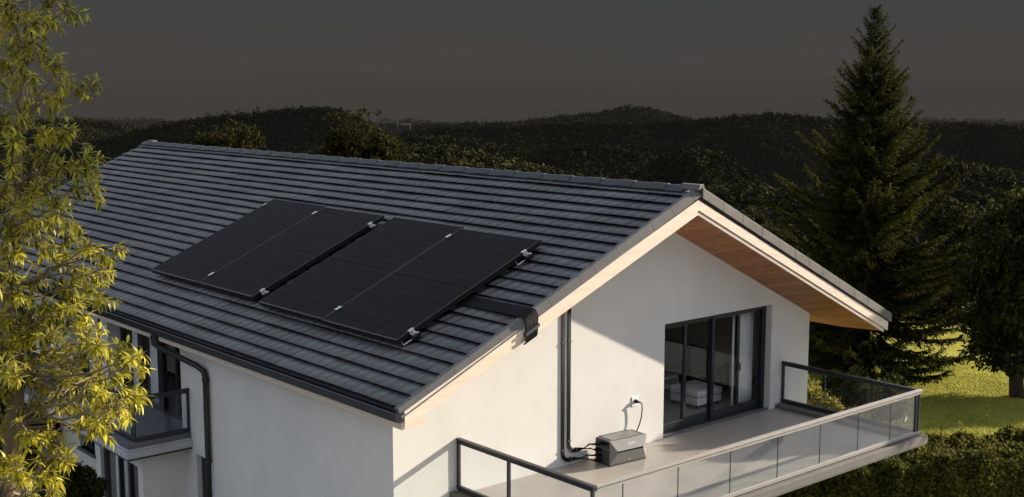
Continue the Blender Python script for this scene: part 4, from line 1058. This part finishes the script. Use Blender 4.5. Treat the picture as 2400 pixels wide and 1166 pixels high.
woods('woods on the nearest valley slope behind the roof', 'valley_slope', [(700, 372), (850, 352), (960, 340), (1040, 343), (1120, 356), (1200, 376), (1290, 398), (1380, 410), (1450, 422), (1560, 434), (1660, 442), (1750, 432), (1850, 445), (2000, 430), (2200, 378), (2330, 394), (2420, 412), (2650, 430)], 700, .3, 90, 17000, 1.75, 27, M['forest_near'], px0=700, fac=9, spur=.5, conifer=.03, tmean=.42)
woods('woods on the near hillside dropping away beyond the lawn', 'near_slope', [(1500, 620), (1700, 560), (1800, 555), (1950, 600), (2100, 620), (2250, 600), (2400, 590), (2650, 600)], 190, .62, 22, 2200, 1.7, 28, M['forest_near'], px0=1500, fac=44, conifer=.03, tmean=.5)

# distant villas on the crest left of centre
for (px_, py_, ww, hh, lab) in ((898, 291, 26, 13, 'white villa with a long dark roof on the far crest, left one'), (922, 291, 20, 14, 'white villa with two gables on the far crest, right one'), (951, 292, 22, 8, 'small pale house among trees right of the far villas')):
    Dv = 2650; k = Dv / CAM_F; c0 = at(px_, py_ + 6, Dv)
    v = thing('villa', lab, 'house', c0 - np.array([0, 0, 12.0]))
    A = MB(); ax_ = RT * ww * k / 2; ay_ = FH * 6
    q = [c0 - ax_ - ay_, c0 + ax_ - ay_, c0 + ax_ + ay_, c0 - ax_ + ay_]
    zt = np.array([0, 0, hh * k * .55]); zb = np.array([0, 0, -12.0])
    A.hexa([p + zb for p in q] + [p + zt for p in q]); part('wall', A, M['villa_wall'], v)
    B_ = MB(); rz_ = np.array([0, 0, hh * k]); o_ = np.array([0, 0, .05])
    e0, e1 = (q[0] + q[3]) / 2, (q[1] + q[2]) / 2
    B_.add([q[0] + zt + o_, q[1] + zt + o_, q[2] + zt + o_, q[3] + zt + o_, e0 + rz_, e1 + rz_], [(0, 1, 5, 4), (2, 3, 4, 5), (0, 4, 3), (1, 2, 5), (0, 3, 2, 1)])
    part('roof', B_, M['ridge'], v)
    for t in (-.6, -.2, .2, .6):
        Wn = MB(); cc = c0 + ax_ * t - ay_ * 1.01 + np.array([0, 0, hh * k * .2]); a_ = RT * .9; h_ = np.array([0, 0, 1.2])
        Wn.hexa([cc - a_ - h_ + FH * .3, cc + a_ - h_ + FH * .3, cc + a_ - h_, cc - a_ - h_, cc - a_ + h_ + FH * .3, cc + a_ + h_ + FH * .3, cc + a_ + h_, cc - a_ + h_])
        part('window', Wn, M['frame'], v)

# ================================================================== THE FOREGROUND TREE ON THE LEFT
def near_tree():
    rng = np.random.default_rng(5)
    D = 12.0
    tpts = [(10, 1850, 12.0), (14, 1400, 12.0), (18, 1190, 12.0), (34, 1000, 12.0), (38, 880, 12.0), (24, 780, 12.05), (8, 690, 12.1), (18, 560, 12.1), (44, 450, 12.0), (40, 300, 12.0), (56, 160, 12.0), (66, 0, 12.0), (60, -140, 12.0)]
    tw = [at(*q) for q in tpts]; rads = [.13, .115, .10, .088, .080, .064, .055, .05, .045, .038, .03, .022, .014]
    foot = tw[0].copy(); foot[2] = GZ
    tw[0] = foot
    r = thing('broadleaf_tree', 'large leafy tree with long sunlit yellow green leaves in the left foreground', 'tree', foot)
    tr = MB(); tr.tube(tw, rads, 12)
    trunk = np.array(tw)
    spots = [(30, 30), (80, 60), (120, 20), (150, 32), (30, 110), (100, 120), (60, 170), (20, 210), (130, 175), (150, 205), (190, 205), (110, 235), (60, 255), (40, 300), (95, 320), (130, 300), (155, 335),
             (20, 350), (65, 365), (105, 385), (190, 385), (205, 405), (150, 395), (60, 425), (110, 430), (20, 440), (175, 440), (212, 450), (50, 485), (120, 480), (10, 525), (60, 540), (112, 525), (150, 555), (198, 580), (245, 588), (100, 590),
             (40, 600), (160, 622), (218, 640), (20, 650), (70, 662), (130, 680), (190, 692), (228, 706), (100, 715), (150, 765), (200, 780), (108, 790), (60, 800), (130, 830), (185, 840), (235, 845), (280, 850), (308, 848),
             (250, 890), (295, 925), (312, 938), (262, 960), (225, 930), (170, 900), (120, 900), (60, 890), (20, 830), (30, 880), (90, 960), (150, 955), (200, 985), (225, 1005), (180, 1010), (100, 930), (60, 1010), (95, 1015), (130, 1070), (138, 1085), (100, 1110), (50, 1120),
             (20, 1090), (110, 1150), (10, 1000), (5, 930), (60, 1160), (30, 60), (10, 140), (80, 200), (5, 280), (30, 400), (90, 460), (5, 470), (140, 500), (75, 510), (160, 690), (60, 740), (170, 730), (225, 880), (140, 870), (95, 850), (200, 910), (270, 830), (10, 750), (-40, 60), (-40, 180), (-50, 300), (-40, 420), (-45, 560), (-50, 680), (-40, 800), (-50, 920), (-40, 1050), (-60, 1150),
             (40, 20), (110, 70), (65, 110), (10, 60), (25, 560), (85, 560), (130, 610), (180, 650), (35, 690), (75, 770), (30, 790), (125, 740), (165, 810), (215, 815)]
    c = Cloud(); tw_m = tr
    for i, (sx, sy) in enumerate(spots):
        dep = 12.0 + rng.normal(0, .45) + (-0.22 if sx < 60 else 0)
        ctr = at(sx, sy, dep)
        # limb from the trunk, starting a little lower than the clump
        k = int(np.argmin(np.abs(trunk[1:-1, 2] - (ctr[2] - 0.25 * np.linalg.norm(ctr[:2] - trunk[6, :2]) - .1)))) + 1
        st = trunk[k]
        lp = curve(st, ctr, rng.uniform(-.05, .10), 7, .035, rng); L = np.linalg.norm(ctr - st)
        r0 = min(rads[k] * .42, .006 + .009 * L)
        tr.tube(lp, list(np.linspace(r0, .006, 7)), 6, False)
        nt_ = int(rng.integers(6, 10))
        outd = norm(ctr - st)
        ctint = rng.normal(0, .10)
        for t in range(nt_):
            td = norm(outd * .7 + rand_dir(1, rng)[0] * .9 + np.array([0, 0, .10])); ln = rng.uniform(.06, .22)
            tip = ctr + td * ln; mid = ctr + td * ln * .5 + np.array([0, 0, .02])
            tw_m.tube([ctr, mid, tip], [.005, .004, .0025], 4, False)
            nl = int(rng.integers(8, 13))
            an = rng.uniform(0, 2 * pi) + np.arange(nl) * 2.4
            a = norm(np.cross(td, [0.2, .1, 1.0])); b = np.cross(td, a)
            rad = a[None] * np.cos(an)[:, None] + b[None] * np.sin(an)[:, None]
            fwd = rng.uniform(.25, .9, nl)[:, None]
            dd = norm(td[None] * fwd + rad * .75 + np.array([0, 0, -.26]))
            nn = norm(np.array([0, 0, 1.0])[None] + td[None] * .25 + rand_dir(nl, rng) * .35)
            P = tip[None] - td[None] * rng.uniform(0, .09, nl)[:, None]
            LL = rng.uniform(.075, .135, nl)
            c.leaves(P, dd, nn, LL, LL * rng.uniform(.20, .28, nl), 'near', .5 + ctint + rng.normal(0, .28, nl), rng.uniform(.2, .5))
    part('trunk', tr, M['bark'], r, smooth=True)
    c.build('crown', M['leaf_near'], r)
near_tree()

# ================================================================== SPRUCE
def spruce(name, label, base, H, seed, m, rprof, limbs):
    """tall conifer: whorls of branches, each clothed with short hanging needle sprays; limbs are long branches given by their tips"""
    rng = np.random.default_rng(seed)
    base = np.array(base, float)
    r = thing(name, label, 'tree', base)
    tr = MB(); tp = [base + np.array([0.05 * sin(t * 5), .05 * cos(t * 4), t * H - .1]) for t in np.linspace(0, 1, 12)]
    tr.tube(tp, list(np.linspace(.27, .015, 12)), 10)
    PS, DS, NS, LS, TS = [], [], [], [], []
    def branch(bp, thick, fat, ls):
        """bp: polyline from the trunk to the tip"""
        n = len(bp); L = np.linalg.norm(np.diff(bp, axis=0), axis=1).sum()
        tr.tube(bp[::2] if n > 6 else bp, list(np.linspace(thick, .005, len(bp[::2] if n > 6 else bp))), 5, False)
        bt = rng.normal(0, .12); hd = norm(bp[-1] - bp[0]); sd = norm(np.cross(hd, [0, 0, 1.0]))
        ns = max(5, int(L / .085))
        for q in range(ns):
            t = (q + .5) / ns
            if t < .10: continue
            f = t * (n - 1); i = min(int(f), n - 2); p = bp[i] * (1 - f + i) + bp[i + 1] * (f - i); loc = norm(bp[i + 1] - bp[i])
            env = fat * (1.15 - .85 * t) * min(1, t * 4)
            for sgn in (-1, 1, 0):
                tl = env * rng.uniform(.55, 1.2) + .05
                td = norm(loc * .85 + sd * sgn * .75 + np.array([0, 0, -.10 - .40 * rng.random() + (.35 if sgn == 0 else 0)]))
                m_ = max(2, int(tl / .055)); u = (np.arange(m_) + rng.random(m_) * .6) / m_
                P = p[None] + td[None] * (u * tl)[:, None]; P[:, 2] -= .30 * tl * u ** 2
                for w_ in range(2):
                    PS.append(P); DS.append(norm(td[None] * 1.0 + rand_dir(m_, rng) * .6 + np.array([0, 0, -.12])))
                    NS.append(norm(np.array([0, 0, 1.0])[None] + rand_dir(m_, rng) * .6)); LS.append(rng.uniform(.7, 1.3, m_) * ls); TS.append(.22 + bt + .55 * u * t + rng.normal(0, .13, m_))  # tone lightened towards branch tips to stand in for sunlit edges
    z = 0.9
    while z < H - .12:
        f = z / H; nbr = 7 if f < .8 else 6; step = .29 if f < .7 else .17
        a0 = rng.uniform(0, 2 * pi)
        for k in range(nbr):
            az = a0 + k * 2 * pi / nbr + rng.normal(0, .22)
            hd = np.array([cos(az), sin(az), 0])
            L = np.interp(f, rprof[0], rprof[1]) * rng.choice([.55, .75, .95, 1.1, 1.25]) * rng.uniform(.9, 1.1)
            p0 = base + np.array([0, 0, z + rng.uniform(-.1, .1)])
            slope = np.interp(f, [0, .3, .6, .85, 1], [-.22, -.06, .18, .55, 1.1]) + rng.normal(0, .10); n = max(4, int(L / .2)); t = np.linspace(0, 1, n)
            bp = p0[None] + hd[None] * (L * t)[:, None]; bp[:, 2] += L * (slope * t - .10 * np.sin(pi * t) + .12 * t ** 3) + rng.normal(0, .015, n)
            branch(bp, .03 * (1 - f) + .010, np.interp(f, [0, .6, .85, 1], [.55, .48, .26, .10]), np.interp(f, [0, .7, 1], [.15, .13, .08]))
        z += step
    for (z0, tip, fat) in limbs:
        p0 = base + np.array([0, 0, z0]); n = 10; t = np.linspace(0, 1, n)[:, None]
        tip = np.array(tip); L = np.linalg.norm(tip - p0)
        bp = p0 * (1 - t) + tip * t; bp[:, 2] -= (.13 * L * np.sin(pi * t ** .8))[:, 0]
        branch(bp, .05, fat, .16)
    P = base + np.array([0, 0, 1.0]) * np.linspace(H - .9, H, 60)[:, None]
    PS.append(P); DS.append(norm(rand_dir(60, rng) + np.array([0, 0, .9]))); NS.append(rand_dir(60, rng)); LS.append(np.linspace(.16, .06, 60)); TS.append(np.full(60, .4))
    PS, DS, NS, LS, TS = map(np.concatenate, (PS, DS, NS, LS, TS))
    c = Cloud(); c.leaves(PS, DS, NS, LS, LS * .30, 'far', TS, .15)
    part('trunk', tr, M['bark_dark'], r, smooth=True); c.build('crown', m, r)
    return r
sb_ = at_ground(2020, 882, GZ)
rl = np.random.default_rng(12)
SD = float((sb_ - CAM_P) @ FW)
limbs = []
for (ty, tx, z0, fat) in [(228, 2140, 7.6, .34), (288, 2165, 6.7, .36), (365, 2200, 5.6, .40), (428, 2240, 4.7, .42), (492, 2275, 3.9, .42), (575, 2262, 3.2, .42), (655, 2250, 2.9, .42), (765, 2262, 2.3, .40), (835, 2280, 1.9, .36), (880, 2215, 1.5, .30), (700, 2180, 2.6, .42), (600, 2160, 3.5, .42),
                          (165, 1992, 9.2, .22), (238, 1972, 8.2, .28), (300, 1950, 7.4, .30), (345, 1922, 6.6, .34), (395, 1892, 5.8, .38), (432, 1858, 5.2, .40), (470, 1842, 4.6, .40), (520, 1836, 4.0, .40), (600, 1842, 3.2, .42), (690, 1850, 2.6, .42), (770, 1860, 2.0, .40)]:
    limbs.append((z0, at(tx, ty, SD + rl.uniform(-1.2, 1.0)), fat))
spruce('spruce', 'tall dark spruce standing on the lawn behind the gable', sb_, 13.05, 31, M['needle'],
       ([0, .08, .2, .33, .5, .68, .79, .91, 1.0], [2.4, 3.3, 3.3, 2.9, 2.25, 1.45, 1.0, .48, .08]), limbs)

# ================================================================== OTHER TREES, SHRUBS, HEDGE
def crown_blobs(ctr, rx, rz, n, r, seed, flat=0.0):
    rng = np.random.default_rng(seed); out = []
    for i in range(n):
        d = rand_dir(1, rng)[0]; k = rng.random() ** .45
        p = np.array(ctr) + d * np.array([rx, rx, rz]) * k * .85
        out.append((p, r * rng.uniform(.7, 1.25)))
    return out
# two tops showing over the roof
def simple_tree(name, label, px_, pytop, pybot, depth, wpx, seed, lmat, leaf=.16, density=70, nblob=26, group=None, bark='bark_dark', trunk_r=.16, per=7, base_z=None, cat='tree', open_=.5):
    top = at(px_, pytop, depth); bot = at(px_, pybot, depth); rz_ = (top[2] - bot[2]) / 2; rx_ = wpx * depth / CAM_F / 2
    ctr = (top + bot) / 2; bz = float(ground_z(ctr[0], ctr[1])) if base_z is None else base_z
    base = np.array([ctr[0], ctr[1], bz])
    return broadleaf(name, label, cat, base, ctr + np.array([0, 0, rz_ * .5]), crown_blobs(ctr, rx_, rz_, nblob, min(rx_, rz_) * .36, seed), leaf, lmat, M[bark], density, group, trunk_r, seed, per, open_)
simple_tree('broadleaf_tree', 'dim green tree top showing over the roof, left one of the two', 548, 290, 470, 52, 190, 41, M['leaf_dim'], .17, 60, 34)
simple_tree('broadleaf_tree', 'dim green tree top showing over the roof, right one of the two, before the villas', 850, 258, 480, 50, 210, 42, M['leaf_dim'], .17, 60, 40)
# right edge tree and dark companions of the spruce
b_ = at_ground(2362, 930, GZ)
simple_tree('broadleaf_tree', 'dark leafy tree standing on the lawn at the right edge', 2398, 410, 950, 40, 285, 43, M['leaf_dark'], .19, 120, 64, trunk_r=.26, per=8)
simple_tree('broadleaf_tree', 'dark leafy tree behind the gable corner, left of the spruce trunk', 1925, 660, 880, 46, 190, 44, M['leaf_dark'], .18, 90, 30, trunk_r=.2)
simple_tree('shrub', 'yellow green shrub seen through the right balcony glass', 1905, 878, 1010, 30, 150, 45, M['leaf_bush'], .12, 60, 20, cat='shrub', trunk_r=.06)
simple_tree('shrub', 'dull brown green bush behind the yellow green shrub', 1985, 862, 960, 36, 130, 46, M['leaf_dark'], .12, 70, 18, cat='shrub', trunk_r=.07)
simple_tree('shrub', 'brown green bush below the spruce, seen through the far balcony glass', 2068, 880, 985, 35, 120, 47, M['leaf_dark'], .12, 70, 18, cat='shrub', trunk_r=.07)
simple_tree('shrub', 'small broad leaved dark shrub in front of the spruce foot', 2105, 862, 905, 40, 60, 48, M['leaf_dark'], .2, 30, 8, cat='shrub', trunk_r=.05)
simple_tree('shrub', 'dark rounded shrub against the near wall by the ground floor window', 170, 1085, 1190, 26.5, 150, 49, M['leaf_dark'], .09, 110, 20, cat='shrub', trunk_r=.06, base_z=GZ)
simple_tree('shrub', 'bright yellow green bush beyond the rear end of the near wall', 60, 690, 830, 36, 150, 50, M['leaf_bush'], .12, 80, 24, cat='shrub', trunk_r=.08)
simple_tree('shrub', 'shaded dark bush left of the rear end of the near wall', 70, 860, 1120, 33, 190, 51, M['leaf_dark'], .12, 90, 26, cat='shrub', trunk_r=.08)
# trees on the slope beyond the lawn
for i, (px_, yt, yb, dp_, wp, lab) in enumerate([(1760, 488, 580, 120, 95, 'pale tree crown on the slope just right of the roof gable'), (1815, 520, 640, 110, 90, 'grey green tree crown between the gable roof and the spruce'),
        (2225, 470, 640, 95, 120, 'hazy tree crown right of the spruce, upper one'), (2285, 560, 720, 80, 110, 'hazy tree between the spruce and the right edge tree'), (2215, 640, 780, 75, 120, 'hazy low tree behind the spruce lower branches')]):
    simple_tree('broadleaf_tree', lab, px_, yt, yb, dp_, wp, 60 + i, M['forest_near'] if i > 1 else M['leaf_dim'], .3, 60, 22, group=None, trunk_r=.2)

# hedge
def hedge():
    rng = np.random.default_rng(77)
    A = at_ground(1800, 1130, GZ); A[2] = GZ; B = at_ground(2520, 1165, GZ)
    A = at(1790, 1100, 28.5); B = at(2480, 1165, 30.5); A[2] = B[2] = GZ
    r = thing('hedge', 'broad clipped hedge with sunlit top below the balcony and lawn', 'hedge', (A + B) / 2)
    d = B - A; L = np.linalg.norm(d); d /= L; nrm = np.array([-d[1], d[0], 0])
    if nrm @ FH < 0: nrm = -nrm
    c = Cloud(); st = MB(); n = 52000
    u = rng.random(n) * L; v = rng.uniform(-1.0, 1.0, n); w_ = rng.uniform(0.02, 1, n)
    # push most leaves to the outside of the hedge
    side = rng.random(n)
    v = np.where(side < .45, -1 + np.abs(rng.normal(0, .10, n)), v); w_ = np.where(side > .5, 1 - np.abs(rng.normal(0, .07, n)), w_)
    lump = .32 * vnoise(u * .8, v * 1.3, 8) + .16 * vnoise(u * 2.2, v * 2.5, 9)
    Hh = 1.40 + lump
    P = A[None] + d[None] * u[:, None] + nrm[None] * (v * (1.15 + lump * .6) * np.where(w_ < .6, 1, 1 - .25 * (w_ - .6)))[:, None]; P[:, 2] = GZ + w_ * Hh
    out = norm(nrm[None] * (v * np.abs(v))[:, None] + np.array([0, 0, 1.0])[None] * (np.clip(w_, 0, 1) ** 3)[:, None] + 1e-3)
    LL = rng.uniform(.08, .19, n)
    c.leaves(P, norm(rand_dir(n, rng) + out * .5), norm(out + rand_dir(n, rng) * .5), LL, LL * .55, 'far', np.clip(.4 + rng.normal(0, .25, n), 0, 1), .2)
    for k in range(70):                                   # long shoots above the top
        u0 = rng.random() * L; v0 = rng.uniform(-.9, .9); p0 = A + d * u0 + nrm * v0; p0[2] = GZ + 1.3; h = rng.uniform(.25, .75)
        p1 = p0 + np.array([rng.normal(0, .12), rng.normal(0, .12), h]); st.tube([p0, (p0 + p1) / 2 + rng.normal(0, .02, 3), p1], [.010, .007, .004], 4, False)
        m_ = 14; t = rng.random(m_); P = p0 + (p1 - p0) * t[:, None]
        LL = rng.uniform(.07, .13, m_); c.leaves(P, norm(rand_dir(m_, rng) + np.array([0, 0, .4])), rand_dir(m_, rng), LL, LL * .5, 'far', rng.uniform(.4, 1, m_), .2)
    for k in range(40):
        u0 = rng.random() * L; p0 = A + d * u0 + nrm * rng.uniform(-.5, .5); p0[2] = GZ - .05
        st.tube([p0, p0 + np.array([rng.normal(0, .1), rng.normal(0, .1), 1.2])], [.03, .012], 5, False)
    so2 = part('stems', st, M['bark_dark'], r); tag(so2, kind='stuff'); c.build('foliage', M['leaf_hedge'], r)
hedge()

# low pale wall at the lawn's far edge under the spruce
lw = thing('garden_wall', 'low pale garden wall with railing at the far edge of the lawn', 'wall', at_ground(2110, 852, GZ))
a_ = at_ground(2060, 851, GZ); b_ = at_ground(2165, 858, GZ); a_[2] = b_[2] = GZ; d_ = norm(b_ - a_); n_ = np.array([-d_[1], d_[0], 0]) * .1
o = MB(); o.hexa([(*(a_ - n_)[:2], GZ - .4), (*(b_ - n_)[:2], GZ - .4), (*(b_ + n_)[:2], GZ - .4), (*(a_ + n_)[:2], GZ - .4), (*(a_ - n_)[:2], GZ + .14), (*(b_ - n_)[:2], GZ + .14), (*(b_ + n_)[:2], GZ + .14), (*(a_ + n_)[:2], GZ + .14)])
part('wall_base', o, M['slab_white'], lw)
o = MB(); Lw = np.linalg.norm(b_ - a_)
for k in range(18):
    p = a_ + d_ * (Lw * (k + .5) / 18); o.box(p[0] - .012, p[0] + .012, p[1] - .012, p[1] + .012, GZ + .14, GZ + .5)
o.tube([a_ + np.array([0, 0, .5]), b_ + np.array([0, 0, .5])], .015, 6); part('railing', o, M['rail'], lw)

# trees that stand just right of the frame and shade the lawn and deck; the tall one is added to darken the foreground tree
def crown_tree(label, base, cz, rx, rz, seed, n=30, dens=80, leaf=.2, lm='leaf_dark', tr=.2):
    base = np.array([*base, float(ground_z(np.array(base[0]), np.array(base[1])))])
    ctr = np.array([base[0], base[1], cz])
    return broadleaf('broadleaf_tree', label, 'tree', base, ctr + np.array([0, 0, rz * .4]), crown_blobs(ctr, rx, rz, n, min(rx, rz) * .42, seed), leaf, M[lm], M['bark_dark'], dens, None, tr, seed, 7)
crown_tree('unseen tall tree added to shade the top of the foreground tree, beyond the hedge, right of the balcony', (17.0, -11.7), 18.2, 4.3, 2.6, 81, 110, 130, .26)
crown_tree('small round crowned tree right of the balcony end', (20.3, -4.25), 3.95, 2.5, .85, 82, 90, 200, .15, tr=.1)
crown_tree('spreading tree on the lawn beyond the right edge tree', (40.0, -2.8), 2.6, 1.8, 1.8, 83, 26, 80, .2)

# ================================================================== HAZE
hz = MB(); hz.box(-14000, 14000, -14000, 14000, -760, 26)
hm = bpy.data.materials.new('haze'); hm.use_nodes = True; hn = hm.node_tree; hn.nodes.clear()
ho_ = hn.nodes.new('ShaderNodeOutputMaterial'); hv = hn.nodes.new('ShaderNodeVolumePrincipled')
hv.inputs['Color'].default_value = (0.0455, 0.0440, 0.0445, 1); hv.inputs['Density'].default_value = 6.5e-5
hn.links.new(hv.outputs[0], ho_.inputs['Volume'])
hzo = part('haze', hz, hm); tag(hzo, 'thin blue evening haze over the valley', 'haze', kind='stuff')
